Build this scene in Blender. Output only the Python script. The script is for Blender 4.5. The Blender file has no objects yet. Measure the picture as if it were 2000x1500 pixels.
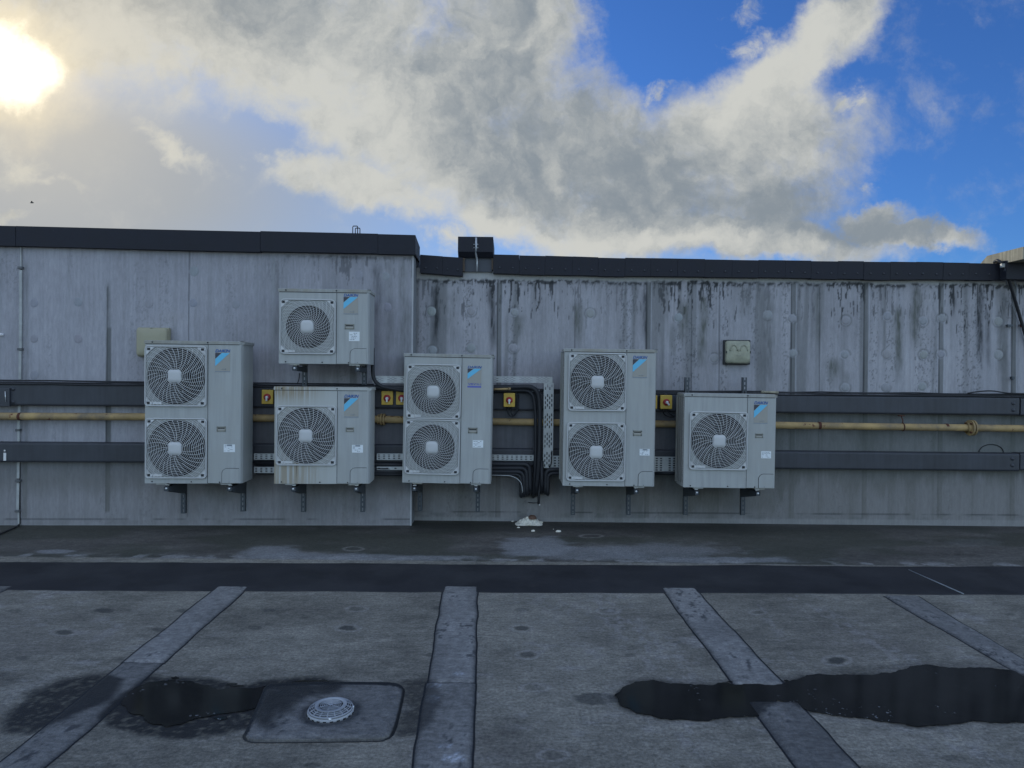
import bpy, bmesh, math, random
import numpy as np
from mathutils import Matrix, Vector
R = math.radians
SC = bpy.context.scene
COL = SC.collection
random.seed(7)

# ------------------------------------------------------------------ camera
F, CX, CY, HOR = 1340.0, 1000.0, 750.0, 735.0      # focal length and horizon, in 2000 px frame units
CAMH, ROLL = 1.61, 0.0100
PITCH = -math.atan((CY - HOR) / F)
cam = bpy.data.objects.new('camera', bpy.data.cameras.new('camera'))
COL.objects.link(cam)
CAMROT = Matrix.Rotation(math.pi / 2 + PITCH, 3, 'X') @ Matrix.Rotation(ROLL, 3, 'Z')
cam.matrix_world = Matrix.Translation((0, 0, CAMH)) @ CAMROT.to_4x4()
cam.data.sensor_width = 36.0
cam.data.lens = 36.0 * F / 2000.0
cam.data.clip_end = 3000
SC.camera = cam

# ------------------------------------------------------------------ exposure
SC.view_settings.view_transform = 'Standard'
SC.view_settings.look = 'None'
SC.view_settings.gamma = 1.0
SC.view_settings.exposure = 0.0

# ------------------------------------------------------------------ sun
SUN_AZ, SUN_EL = R(-36.5), R(20.0)                 # azimuth from +Y (negative = left), elevation
SUND = Vector((math.sin(SUN_AZ) * math.cos(SUN_EL), math.cos(SUN_AZ) * math.cos(SUN_EL), math.sin(SUN_EL)))
sl = bpy.data.lights.new('sun', 'SUN')
sl.energy, sl.angle, sl.color = 2.4, R(1.5), (1.0, 0.90, 0.74)
sun = bpy.data.objects.new('sun', sl)
COL.objects.link(sun)
sun.rotation_euler = SUND.to_track_quat('Z', 'Y').to_euler()
sun.location = SUND * 60

# ------------------------------------------------------------------ sky (world shader, laid out by direction)
W = bpy.data.worlds.new('World')
SC.world = W
W.use_nodes = True
wt = W.node_tree
wt.nodes.clear()


class NT:
    """small helper to write node graphs"""
    def __init__(s, tree): s.t = tree
    def n(s, kind, **kw):
        nd = s.t.nodes.new(kind)
        for k, v in kw.items():
            setattr(nd, k, v)
        return nd
    def put(s, sock, v):
        if isinstance(v, bpy.types.NodeSocket): s.t.links.new(v, sock)
        elif isinstance(v, (tuple, list)) and len(v) == 3 and sock.type == 'RGBA': sock.default_value = (*v, 1)
        else: sock.default_value = v
    def m(s, op, a, b=0.0, c=None, clamp=False):
        nd = s.n('ShaderNodeMath', operation=op, use_clamp=clamp)
        s.put(nd.inputs[0], a); s.put(nd.inputs[1], b)
        if c is not None: s.put(nd.inputs[2], c)
        return nd.outputs[0]
    def vm(s, op, a, b=(0, 0, 0), scale=None):
        nd = s.n('ShaderNodeVectorMath', operation=op)
        s.put(nd.inputs[0], a); s.put(nd.inputs[1], b)
        if scale is not None: s.put(nd.inputs['Scale'], scale)
        return nd.outputs['Value'] if op in ('LENGTH', 'DOT_PRODUCT', 'DISTANCE') else nd.outputs[0]
    def mapr(s, v, a, b, c=0.0, d=1.0, smooth=True):
        nd = s.n('ShaderNodeMapRange', interpolation_type='SMOOTHSTEP' if smooth else 'LINEAR')
        for i, x in enumerate((v, a, b, c, d)): s.put(nd.inputs[i], x)
        return nd.outputs[0]
    def noise(s, vec, scale, detail=4.0, rough=0.55, dist=0.0, color=False):
        nd = s.n('ShaderNodeTexNoise')
        s.put(nd.inputs['Vector'], vec)
        nd.inputs['Scale'].default_value = scale
        nd.inputs['Detail'].default_value = detail
        nd.inputs['Roughness'].default_value = rough
        nd.inputs['Distortion'].default_value = dist
        return nd.outputs['Color'] if color else nd.outputs['Fac']
    def mix(s, f, a, b, blend='MIX'):
        nd = s.n('ShaderNodeMix', data_type='RGBA', blend_type=blend)
        s.put(nd.inputs[0], f); s.put(nd.inputs[6], a); s.put(nd.inputs[7], b)
        return nd.outputs[2]
    def comb(s, x, y, z=0.0):
        nd = s.n('ShaderNodeCombineXYZ')
        s.put(nd.inputs[0], x); s.put(nd.inputs[1], y); s.put(nd.inputs[2], z)
        return nd.outputs[0]
    def mapping(s, vec, loc=(0, 0, 0), rot=0.0, scale=(1, 1, 1), kind='TEXTURE'):
        nd = s.n('ShaderNodeMapping', vector_type=kind)
        s.put(nd.inputs[0], vec)
        nd.inputs['Location'].default_value = loc
        nd.inputs['Rotation'].default_value = (0, 0, rot)
        nd.inputs['Scale'].default_value = scale
        return nd.outputs[0]


def srgb(r, g, b):
    return tuple((c / 255 / 12.92 if c / 255 <= .04045 else ((c / 255 + .055) / 1.055) ** 2.4) for c in (r, g, b))


q = NT(wt)
D = q.n('ShaderNodeTexCoord').outputs['Generated']
sep = q.n('ShaderNodeSeparateXYZ'); q.put(sep.inputs[0], D)
yy = q.m('MAXIMUM', sep.outputs[1], 0.10)
u = q.m('DIVIDE', sep.outputs[0], yy)
v = q.m('DIVIDE', sep.outputs[2], yy)
sx = q.m('ADD', q.m('MULTIPLY', u, F / 1000), 1.0)
sy = q.m('ADD', q.m('MULTIPLY', v, -F / 1000), HOR / 1000)
sy = q.m('ADD', sy, q.m('MULTIPLY', q.m('SUBTRACT', sx, 1.0), ROLL))
P0 = q.comb(sx, sy)
w1 = q.vm('SUBTRACT', q.noise(P0, 3.2, 7, .62, color=True), (.5, .5, .5))
w2 = q.vm('SUBTRACT', q.noise(P0, 11.0, 7, .66, color=True), (.5, .5, .5))
P = q.vm('ADD', P0, q.vm('SCALE', w1, scale=.17))
P = q.vm('ADD', P, q.vm('SCALE', w2, scale=.065))


def blob(x, y, a, b, rot=0.0, wgt=1.0, inner=.30, outer=1.32, pos=None):
    d = q.vm('LENGTH', q.mapping(P if pos is None else pos, (x, y, 0), R(rot), (a, b, 1)))
    r = q.mapr(d, inner, outer, wgt, 0.0)
    return r


def union(parts):
    acc = parts[0]
    for p in parts[1:]:
        acc = q.m('SMOOTH_MAX', acc, p, .12)
    return acc


mass = union([blob(*a) for a in (
    (.42, .02, .62, .21, 8), (.16, .06, .34, .15, 8), (.70, .20, .34, .16, 28), (.95, .24, .36, .24, 22), (1.0, .05, .20, .22, 0),
    (1.2, .34, .40, .18, 6), (1.45, .31, .29, .22, -12), (1.20, .445, .34, .075, 4), (1.45, .465, .36, .06, 4),
    (1.53, .145, .22, .075, -33), (1.62, .05, .15, .07, -36), (1.50, .25, .16, .10, -30),
    (1.77, .462, .18, .034, 7), (1.70, .425, .09, .04, 0), (.60, .345, .11, .05, 15), (.72, .36, .20, .06, 12), (.96, .43, .12, .06, 20))])
small = union([blob(*a, .86, -.2, 1.7) for a in (
    (.345, .283, .085, .030, 27), (.505, .303, .066, .020, 14), (.025, .318, .085, .042, 12), (.09, .345, .09, .016, 10),
    (.865, .455, .05, .05, 0), (.03, .433, .04, .014, 0), (1.68, .362, .028, .022, 0), (1.28, .165, .05, .016, -20), (1.415, .015, .085, .035, -8), (1.425, .088, .085, .040, 5), (1.66, .20, .03, .05, 0))])
hole = q.m('MAXIMUM', blob(1.285, .040, .115, .105, 25, 1.1, .0, 1.7), blob(.47, .272, .10, .045, 10, .6))
fine = q.noise(P0, 7.0, 10, .62, .3)
wisp = q.noise(P0, 17.0, 9, .66, .5)
small = q.m('ADD', small, q.m('MULTIPLY', q.m('MULTIPLY', q.m('SUBTRACT', wisp, .5), 2.2), q.mapr(small, .05, .30)))
dens = q.m('ADD', q.m('SUBTRACT', q.m('SMOOTH_MAX', mass, q.m('MULTIPLY', small, .8), .05), hole), q.m('MULTIPLY', q.m('SUBTRACT', fine, .5), 1.25))
fine2 = q.noise(P0, 26.0, 8, .68)
dens2 = q.m('ADD', dens, q.m('MULTIPLY', q.m('SUBTRACT', fine2, .5), .50))
alpha = q.mapr(dens2, .06, .94)
# cloud shading
P2 = q.vm('ADD', P0, q.vm('SCALE', w1, scale=.25))
shade = q.m('ADD', q.m('MULTIPLY', q.m('SUBTRACT', q.noise(P2, 3.4, 9, .60, .2), .5), 1.8), .32)
for a in ((1.22, .35, .36, .16, 5, .40), (1.50, .42, .30, .09, 0, .42), (.98, .10, .17, .20, 10, .16), (.50, .02, .30, .10, 5, .12),
          (1.78, .455, .20, .05, 5, .55), (.80, .19, .14, .12, 30, .12)):
    shade = q.m('ADD', shade, blob(*a, .1, 1.3, P2))
for a in ((.62, .20, .26, .10, 28, .40), (.68, .36, .22, .07, 10, .45), (1.52, .13, .22, .10, -35, .55), (1.05, .46, .35, .07, 3, .55), (.26, .13, .24, .12, 20, .35),
          (1.35, .475, .4, .03, 2, .35), (1.5, .28, .12, .14, -20, .12), (.345, .283, .12, .06, 27, .4), (.03, .31, .12, .06, 12, .4), (.865, .45, .08, .07, 0, .5)):
    shade = q.m('SUBTRACT', shade, blob(*a, .1, 1.3, P2))
shade = q.m('ADD', shade, q.m('MULTIPLY', q.m('SUBTRACT', dens, .75), .30))
# billows lit from the sun's side
PS = q.vm('ADD', P2, (-.035, -.022, 0))
emb = q.m('SUBTRACT', q.noise(PS, 6.5, 7, .6, .3), q.noise(P2, 6.5, 7, .6, .3))
shade = q.m('ADD', q.m('ADD', shade, q.m('MULTIPLY', emb, 1.5)), q.m('MULTIPLY', q.m('SUBTRACT', fine2, .5), .45))
shade = q.mapr(shade, -.15, 1.05)
cl = q.mix(shade, srgb(204, 205, 200), srgb(136, 146, 155))
# clear sky
nish = q.n('ShaderNodeTexSky')
nish.sky_type = 'NISHITA'
nish.sun_disc = False
nish.sun_elevation = SUN_EL
nish.sun_rotation = SUN_AZ
nish.air_density, nish.dust_density, nish.ozone_density = 1.0, .3, 3.0
clear = q.mix(1.0, nish.outputs[0], (.040, .073, .128), 'MULTIPLY')
low = q.m('MULTIPLY', q.mapr(sy, .18, .50), q.mapr(sx, 1.7, .6))
clear = q.mix(q.m('MULTIPLY', low, .55), clear, srgb(158, 184, 216))
veil = blob(.02, .34, .86, .30, 4, .97, .35, 1.30, P0)
clear = q.mix(veil, clear, srgb(160, 167, 175))
front = q.mix(alpha, clear, cl)
# sun behind the cloud edge
ang = q.vm('DISTANCE', q.vm('NORMALIZE', D), tuple(SUND))
warmth = q.m('POWER', q.mapr(ang, .42, .0, 0, 1, False), 2.4)
front = q.mix(q.m('MULTIPLY', warmth, .62), front, (.92, .80, .58))
halo = q.mapr(q.m('ADD', q.vm('LENGTH', q.mapping(P, (.0, .138, 0), R(18), (.15, .11, 1))), q.m('MULTIPLY', q.m('SUBTRACT', fine, .5), .7)), 1.5, .2)
front = q.mix(q.m('MULTIPLY', halo, .7), front, (1.15, .98, .66))
core = q.mapr(q.m('ADD', q.vm('LENGTH', q.mapping(P, (.012, .138, 0), R(18), (.094, .068, 1))), q.m('MULTIPLY', q.m('SUBTRACT', fine, .5), .5)), 1.35, .25)
front = q.mix(core, front, (2.6, 2.3, 1.75))
# behind and above the camera: unseen broken cloud, brightened to light wall and units
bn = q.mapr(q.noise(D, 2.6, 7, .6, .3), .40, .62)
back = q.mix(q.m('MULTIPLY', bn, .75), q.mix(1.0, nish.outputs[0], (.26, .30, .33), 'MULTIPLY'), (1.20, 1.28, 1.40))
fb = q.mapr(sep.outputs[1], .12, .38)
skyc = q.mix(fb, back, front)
bg = q.n('ShaderNodeBackground')
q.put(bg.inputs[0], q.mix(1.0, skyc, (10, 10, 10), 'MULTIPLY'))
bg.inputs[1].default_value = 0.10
out = q.n('ShaderNodeOutputWorld')
wt.links.new(bg.outputs[0], out.inputs[0])
W.cycles.sampling_method = 'MANUAL'
W.cycles.sample_map_resolution = 1024

# ------------------------------------------------------------------ photo geometry: rays, wall planes
CAM = Vector((0, 0, CAMH))


def ray(x, y):
    return CAMROT @ Vector(((x - CX) / F, -(y - CY) / F, -1.0))


def at_y(x, y, Y):
    d = ray(x, y)
    return CAM + d * (Y / d.y)


def ground_at(x, y, z=0.0):
    d = ray(x, y)
    return CAM + d * ((z - CAMH) / d.z)


YR = 7.60                                   # right wall plane
LX0, LY0, LS = -1.068, 7.34, 0.0445         # left wall: corner and slope dY/dX
LYAW = math.atan(LS)


def left_at(x, y, off=0.0):
    """point on the left wall plane moved 'off' metres towards the camera"""
    d = ray(x, y)
    n = Vector((LS, -1, 0)).normalized()
    p0 = Vector((LX0, LY0, 0)) + n * off
    return CAM + d * ((p0 - CAM).dot(n) / d.dot(n))


def right_at(x, y, off=0.0):
    return at_y(x, y, YR - off)


def project(x, y, z):
    """numpy: world to photo frame units"""
    M = np.array(CAMROT.transposed())
    v_ = np.stack([x, y, z - CAMH], 0).reshape(3, -1)
    c = M @ v_
    return (CX + F * c[0] / -c[2]).reshape(x.shape), (CY - F * c[1] / -c[2]).reshape(x.shape)


# ------------------------------------------------------------------ numpy noise
def _hash(i, j, seed):
    h = (i.astype(np.int64) * 374761393 + j.astype(np.int64) * 668265263 + seed * 974634521) & 0xFFFFFFFF
    h = ((h ^ (h >> 13)) * 1274126177) & 0xFFFFFFFF
    h = (h ^ (h >> 16)) & 0xFFFFFFFF
    return h / 4294967295.0


def vnoise(x, y, seed=0):
    i, j = np.floor(x), np.floor(y)
    fx, fy = x - i, y - j
    fx, fy = fx * fx * (3 - 2 * fx), fy * fy * (3 - 2 * fy)
    a, b = _hash(i, j, seed), _hash(i + 1, j, seed)
    c, d = _hash(i, j + 1, seed), _hash(i + 1, j + 1, seed)
    return (a * (1 - fx) + b * fx) * (1 - fy) + (c * (1 - fx) + d * fx) * fy


def fbm(x, y, seed=0, octv=4, gain=.55):
    t, a, s = 0, 1.0, 0
    for k in range(octv):
        t = t + a * vnoise(x, y, seed + k * 17); s += a
        x, y, a = x * 2.03 + 3.1, y * 2.03 + 1.7, a * gain
    return t / s


def sst(a, b, x):
    t = np.clip((x - a) / (b - a), 0, 1)
    return t * t * (3 - 2 * t)


def lerp(a, b, t):
    return a * (1 - t[..., None]) + np.asarray(b) * t[..., None]


# ------------------------------------------------------------------ object helpers
def tag(o, label=None, cat=None, group=None, kind=None):
    if label: o['label'] = label
    if cat: o['category'] = cat
    if group: o['group'] = group
    if kind: o['kind'] = kind
    return o


def link(name, me, mat=None, parent=None):
    if mat is not None:
        for m_ in (mat if isinstance(mat, (list, tuple)) else [mat]):
            me.materials.append(m_)
    o = bpy.data.objects.new(name, me)
    COL.objects.link(o)
    if parent is not None:
        o.parent = parent
    return o


def empty(name, loc, yaw=0.0, roll=0.0):
    o = bpy.data.objects.new(name, None)
    o.empty_display_size = .1
    COL.objects.link(o)
    o.matrix_world = Matrix.Translation(loc) @ Matrix.Rotation(yaw, 4, 'Z') @ Matrix.Rotation(roll, 4, 'Y')
    return o


class MB:
    """collects shapes into one mesh"""
    def __init__(s):
        s.v, s.f, s.mi, s.sm = [], [], [], []
    def add(s, vs, fs, mi=0, smooth=False):
        b = len(s.v)
        s.v += [tuple(p) for p in vs]
        for f in fs:
            s.f.append(tuple(b + i for i in f)); s.mi.append(mi); s.sm.append(smooth)
    def box(s, x0, x1, y0, y1, z0, z1, bev=0.0, mi=0):
        if bev <= 0:
            vs = [(x, y, z) for x in (x0, x1) for y in (y0, y1) for z in (z0, z1)]
            s.add(vs, [(0, 1, 3, 2), (4, 6, 7, 5), (0, 4, 5, 1), (2, 3, 7, 6), (0, 2, 6, 4), (1, 5, 7, 3)], mi)
            return
        bm = bmesh.new()
        bmesh.ops.create_cube(bm, size=1.0)
        for v_ in bm.verts:
            v_.co = Vector((x0 + (v_.co.x + .5) * (x1 - x0), y0 + (v_.co.y + .5) * (y1 - y0), z0 + (v_.co.z + .5) * (z1 - z0)))
        bmesh.ops.bevel(bm, geom=bm.edges[:], offset=bev, segments=2, profile=.6, affect='EDGES')
        bm.verts.index_update()
        s.add([v_.co for v_ in bm.verts], [[v_.index for v_ in f.verts] for f in bm.faces], mi)
        bm.free()
    def prism(s, pts, axis, a, b, mi=0):
        """extrude polygon pts (2-D) along axis between a and b"""
        n = len(pts)
        def mk(p, t):
            return {'x': (t, p[0], p[1]), 'y': (p[0], t, p[1]), 'z': (p[0], p[1], t)}[axis]
        vs = [mk(p, a) for p in pts] + [mk(p, b) for p in pts]
        fs = [tuple(range(n))[::-1], tuple(range(n, 2 * n))] + [(i, (i + 1) % n, n + (i + 1) % n, n + i) for i in range(n)]
        s.add(vs, fs, mi)
    def tube(s, pts, r, seg=8, mi=0, closed=False, caps=True):
        pts = [Vector(p) for p in pts]
        n = len(pts)
        tang = []
        for i in range(n):
            a = pts[(i - 1) % n] if (closed or i > 0) else pts[i]
            b = pts[(i + 1) % n] if (closed or i < n - 1) else pts[i]
            tang.append((b - a).normalized())
        t0 = tang[0]
        nrm = t0.orthogonal().normalized()
        vs = []
        for i in range(n):
            t = tang[i]
            nrm = (nrm - t * nrm.dot(t))
            nrm = nrm.normalized() if nrm.length > 1e-6 else t.orthogonal().normalized()
            bi = t.cross(nrm)
            rr = r[i] if isinstance(r, (list, tuple)) else r
            for k in range(seg):
                a = 2 * math.pi * k / seg
                vs.append(pts[i] + (nrm * math.cos(a) + bi * math.sin(a)) * rr)
        fs = []
        m_ = n if closed else n - 1
        for i in range(m_):
            j = (i + 1) % n
            for k in range(seg):
                k2 = (k + 1) % seg
                fs.append((i * seg + k, i * seg + k2, j * seg + k2, j * seg + k))
        if caps and not closed:
            fs.append(tuple(range(seg))[::-1]); fs.append(tuple((n - 1) * seg + k for k in range(seg)))
        s.add(vs, fs, mi, smooth=True)
    def lathe(s, prof, axis='z', seg=32, c=(0, 0, 0), mi=0, smooth=True):
        """prof: list of (r, h)"""
        vs = []
        for r, h in prof:
            for k in range(seg):
                a = 2 * math.pi * k / seg
                x, y = r * math.cos(a), r * math.sin(a)
                p = {'z': (x, y, h), 'y': (x, h, y), 'x': (h, x, y)}[axis]
                vs.append((p[0] + c[0], p[1] + c[1], p[2] + c[2]))
        fs = []
        for i in range(len(prof) - 1):
            for k in range(seg):
                k2 = (k + 1) % seg
                fs.append((i * seg + k, i * seg + k2, (i + 1) * seg + k2, (i + 1) * seg + k))
        s.add(vs, fs, mi, smooth)
    def mesh(s, name):
        me = bpy.data.meshes.new(name)
        me.from_pydata(s.v, [], s.f)
        me.polygons.foreach_set('material_index', s.mi)
        me.polygons.foreach_set('use_smooth', s.sm)
        me.update()
        bm = bmesh.new(); bm.from_mesh(me)
        bmesh.ops.recalc_face_normals(bm, faces=bm.faces[:])
        bm.to_mesh(me); bm.free()
        return me
    def obj(s, name, mat, parent=None):
        return link(name, s.mesh(name), mat, parent)


def fillet(pts, r, n=6):
    """round the corners of a polyline"""
    pts = [Vector(p) for p in pts]
    o = [pts[0]]
    for i in range(1, len(pts) - 1):
        a, b, c = pts[i - 1], pts[i], pts[i + 1]
        d1, d2 = (a - b), (c - b)
        rr = min(r, d1.length * .49, d2.length * .49)
        p, q_ = b + d1.normalized() * rr, b + d2.normalized() * rr
        for k in range(n + 1):
            t = k / n
            o.append(p.lerp(b, t).lerp(b.lerp(q_, t), t))
    o.append(pts[-1])
    return o


def rrect(x0, x1, z0, z1, r, n=5):
    o = []
    for cx, cz, a0 in ((x1 - r, z1 - r, 0), (x0 + r, z1 - r, 90), (x0 + r, z0 + r, 180), (x1 - r, z0 + r, 270)):
        for k in range(n + 1):
            a = R(a0 + 90 * k / n)
            o.append((cx + r * math.cos(a), cz + r * math.sin(a)))
    return o


def text_mesh(txt, width, height, shear=0.0, bold=0.0):
    cu = bpy.data.curves.new('lettering', 'FONT')
    cu.body = txt
    cu.offset = bold
    o = bpy.data.objects.new('lettering', cu)
    COL.objects.link(o)
    dg = bpy.context.evaluated_depsgraph_get()
    me = bpy.data.meshes.new_from_object(o.evaluated_get(dg))
    bpy.data.objects.remove(o)
    xs = [v_.co.x for v_ in me.vertices]; ys = [v_.co.y for v_ in me.vertices]
    x0, x1, y0, y1 = min(xs), max(xs), min(ys), max(ys)
    for v_ in me.vertices:
        a, b = (v_.co.x - x0) / (x1 - x0), (v_.co.y - y0) / (y1 - y0)
        v_.co = (a * (width - shear * height) + b * shear * height, 0, b * height)
    me.materials.clear()
    return me


# ------------------------------------------------------------------ materials
def mat(name, color, rough=.6, metal=0.0, var=.12, nscale=6.0, bump=0.0, bscale=60.0, spec=.4, streak=0.0, spots=None, dust=None, world=False):
    m_ = bpy.data.materials.new(name)
    m_.use_nodes = True
    t = NT(m_.node_tree)
    b = m_.node_tree.nodes['Principled BSDF']
    co = t.n('ShaderNodeNewGeometry').outputs['Position'] if world else t.n('ShaderNodeTexCoord').outputs['Object']
    n1 = t.noise(co, nscale, 6, .6)
    c = t.mix(1.0, (*color,), t.comb(*[t.mapr(n1, .25, .75, 1 - var, 1 + var, False)] * 3), 'MULTIPLY')
    if streak > 0:
        n2 = t.noise(t.mapping(co, scale=(1, 1, .06), kind='POINT'), 26, 5, .6)
        c = t.mix(1.0, c, t.comb(*[t.mapr(n2, .35, .75, 1.0, 1 - streak, False)] * 3), 'MULTIPLY')
    if dust:
        c = t.mix(t.mapr(t.noise(co, 1.7, 8, .7), .42, .66), c, dust)
    if spots:
        n3 = t.noise(co, spots[1], 3, .7)
        c = t.mix(t.mapr(n3, spots[2], spots[2] + .06), c, spots[0])
    t.put(b.inputs['Base Color'], c)
    b.inputs['Metallic'].default_value = metal
    b.inputs['Specular IOR Level'].default_value = spec
    t.put(b.inputs['Roughness'], t.mapr(n1, .2, .8, rough * .85, min(1, rough * 1.15), False))
    if bump > 0:
        bp = t.n('ShaderNodeBump')
        bp.inputs['Strength'].default_value = bump
        bp.inputs['Distance'].default_value = .004
        t.put(bp.inputs['Height'], t.noise(co, bscale, 5, .6))
        t.put(b.inputs['Normal'], bp.outputs[0])
    return m_


def attr_mat(name, rough, bump, bscale, nscale, var, wet=False, streak=False):
    """colour from the painted 'tone' attribute (dirt and wear), broken up by fine noise"""
    m_ = bpy.data.materials.new(name)
    m_.use_nodes = True
    t = NT(m_.node_tree)
    b = m_.node_tree.nodes['Principled BSDF']
    at = t.n('ShaderNodeAttribute', attribute_name='tone')
    co = t.n('ShaderNodeTexCoord').outputs['Object']
    vec = t.mapping(co, scale=(1, 1, .22), kind='POINT') if streak else co
    n1 = t.noise(vec, nscale, 5, .65)
    n2 = t.noise(co, nscale * 4.3, 3, .6)
    k = t.m('MULTIPLY', t.mapr(n1, .25, .75, 1 - var, 1 + var, False), t.mapr(n2, .25, .75, 1 - var * .7, 1 + var * .7, False))
    if wet:
        n3 = t.noise(t.mapping(co, rot=.3, scale=(1, 2.6, 1), kind='POINT'), 15, 8, .7)
        n4 = t.noise(co, 210, 2, .6)
        k = t.m('MULTIPLY', k, t.mapr(n3, .3, .7, .68, 1.32, False))
        k = t.m('MULTIPLY', k, t.m('ADD', 1.0, t.m('SUBTRACT', t.mapr(n4, .62, .72, 0, .55), t.mapr(n4, .38, .28, 0, .35))))
    t.put(b.inputs['Base Color'], t.mix(1.0, at.outputs['Color'], t.comb(k, k, k), 'MULTIPLY'))
    b.inputs['Specular IOR Level'].default_value = .35
    if wet:
        t.put(b.inputs['Roughness'], t.m('ADD', t.m('MULTIPLY', at.outputs['Alpha'], rough), t.m('MULTIPLY', t.m('SUBTRACT', n1, .5), .2), clamp=True))
    else:
        b.inputs['Roughness'].default_value = rough
    bp = t.n('ShaderNodeBump')
    bp.inputs['Strength'].default_value = bump
    bp.inputs['Distance'].default_value = .003
    t.put(bp.inputs['Height'], t.m('ADD', t.noise(co, bscale, 5, .6), t.m('MULTIPLY', n1, 1.5)))
    t.put(b.inputs['Normal'], bp.outputs[0])
    return m_


M = {}
M['wall'] = attr_mat('weathered_render', .82, .35, 90, 45, .13, streak=True)
M['ground'] = attr_mat('roof_felt', .80, .8, 110, 60, .55, wet=True)
M['strip'] = attr_mat('felt_strip', .75, .8, 110, 70, .34, wet=True)
M['coping'] = mat('dark_coping_metal', (.015, .0165, .024), .6, 0, .22, 5, .15, 30, spots=((.08, .09, .10), 34, .75), spec=.25)
M['coping_edge'] = mat('coping_timber', (.10, .075, .055), .8, 0, .3, 20)
M['band'] = mat('black_membrane', (.0185, .0185, .021), .66, 0, .45, 2.2, .35, 120, spec=.3, dust=(.030, .030, .032), spots=((.055, .056, .058), 31, .70))
M['cabinet'] = mat('ivory_enamel', (.356, .372, .366), .48, 0, .08, 1.6, .05, 20, streak=.22, dust=(.325, .334, .320), world=True)
M['cabinet_side'] = mat('ivory_enamel_dusty', (.325, .335, .32), .52, 0, .10, 3, .05, 20, streak=.3, dust=(.25, .24, .20), world=True)
M['guard'] = mat('guard_plastic', (.54, .55, .55), .5, 0, .05, 5)
M['hub'] = mat('hub_plastic', (.46, .47, .47), .5, 0, .05, 5)
M['dark'] = mat('dark_interior', (.012, .013, .016), .8, 0, .2, 10)
M['blade'] = mat('fan_blade_plastic', (.014, .015, .017), .5, 0, .1, 6)
M['panel_grey'] = mat('bellmouth_paint', (.30, .31, .31), .6, 0, .25, 12, streak=.25)
M['recess'] = mat('handle_plastic', (.20, .20, .17), .6, 0, .15, 20)
M['label_white'] = mat('paper_label', (.66, .70, .72), .6, 0, .04, 30)
M['label_print'] = mat('printed_ink', (.22, .25, .28), .6, 0, .1, 40)
M['badge_grey'] = mat('badge_grey', (.30, .295, .265), .55, 0, .03, 10)
M['badge_sky'] = mat('badge_sky_blue', (.115, .44, .66), .5, 0, .03, 10)
M['badge_dark'] = mat('badge_dark', (.045, .045, .06), .5, 0, .05, 10)
M['badge_blue'] = mat('badge_lettering_blue', (.012, .085, .30), .5, 0, .05, 10)
M['badge_violet'] = mat('badge_lettering_violet', (.10, .12, .40), .5, 0, .05, 10)
M['gap'] = mat('gap_shade_dark_parts', (.030, .033, .037), .8, 0, .1, 20)  # painted shade in panel gaps; also dark screws, clips and boxes
M['beam'] = mat('slate_painted_steel', (.040, .044, .054), .5, 0, .25, 3, .08, 12, streak=.25)
M['plate'] = mat('dark_backing_sheet', (.105, .108, .122), .6, 0, .22, 5, .1, 25, streak=.3)
M['strut'] = mat('dull_strut_steel', (.060, .070, .080), .5, .3, .2, 20)
M['galv'] = mat('galvanised_tray', (.40, .42, .42), .5, .25, .16, 12)
M['pipe_black'] = mat('black_pipe_lagging', (.014, .016, .020), .55, 0, .25, 18, .35, 60)
M['cable'] = mat('black_cable_sheath', (.012, .013, .016), .5, 0, .1, 20)
M['cable_grey'] = mat('grey_cable_sheath', (.20, .22, .24), .5, 0, .1, 20)
M['cable_white'] = mat('white_cable_sheath', (.42, .44, .44), .5, 0, .1, 20)
M['yellow_pipe'] = mat('yellow_gas_paint', (.345, .240, .105), .7, 0, .34, 5, .3, 40, spots=((.11, .040, .020), 11, .640), dust=(.15, .12, .085))
M['rust'] = mat('rusty_iron', (.075, .024, .014), .85, 0, .35, 20, .4, 60)
M['yellow'] = mat('yellow_switch_box', (.53, .355, .055), .5, 0, .05, 10)
M['red'] = mat('red_switch_dial', (.30, .018, .022), .45, 0, .08, 10)
M['white'] = mat('white_plastic', (.62, .62, .62), .45, 0, .04, 10)
M['lamp_cream'] = mat('cream_lamp_cover', (.30, .285, .20), .5, 0, .06, 6)
M['lamp_lens'] = mat('grimy_lamp_lens', (.27, .275, .205), .30, 0, .28, 16)
M['lamp_base'] = mat('lamp_base_black', (.025, .027, .028), .6, 0, .1, 10)
M['lamp_mark'] = mat('lamp_inner_mark', (.243, .246, .186), .45, 0, .25, 16)  # tube ends and small lens marks, a little darker than the lens
M['rubber'] = mat('mount_rubber', (.012, .012, .013), .7, 0, .1, 10)
M['bolt'] = mat('zinc_bolt', (.60, .62, .63), .35, .6, .1, 20)
M['conduit'] = mat('grey_conduit_tape', (.33, .345, .34), .55, 0, .30, 9)
M['conduit_clip'] = mat('dark_conduit_clip', (.10, .105, .11), .6, 0, .2, 20)
M['drain'] = mat('drain_grating_metal', (.29, .31, .335), .5, .1, .12, 14)
M['drain_pad'] = attr_mat('drain_pad_felt', .62, .9, 100, 60, .36, wet=True)
M['foam'] = mat('broken_white_foam', (.62, .60, .52), .9, 0, .16, 30, .6, 60)
M['foam_dark'] = mat('foam_brown_inside', (.12, .07, .05), .9, 0, .3, 30)
M['beige'] = mat('sunlit_concrete', (.34, .315, .235), .85, 0, .25, 6, .3, 50, streak=.6)
M['dark_board'] = mat('slate_board', (.055, .062, .075), .6, 0, .15, 8)
M['hood_pipe'] = mat('bare_metal_strap', (.36, .38, .40), .4, .4, .12, 14)
M['fin'] = mat('coil_fins', (.22, .22, .21), .6, .3, .4, 60)
M['bird'] = mat('bird_grey', (.06, .06, .06), .8)

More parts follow.
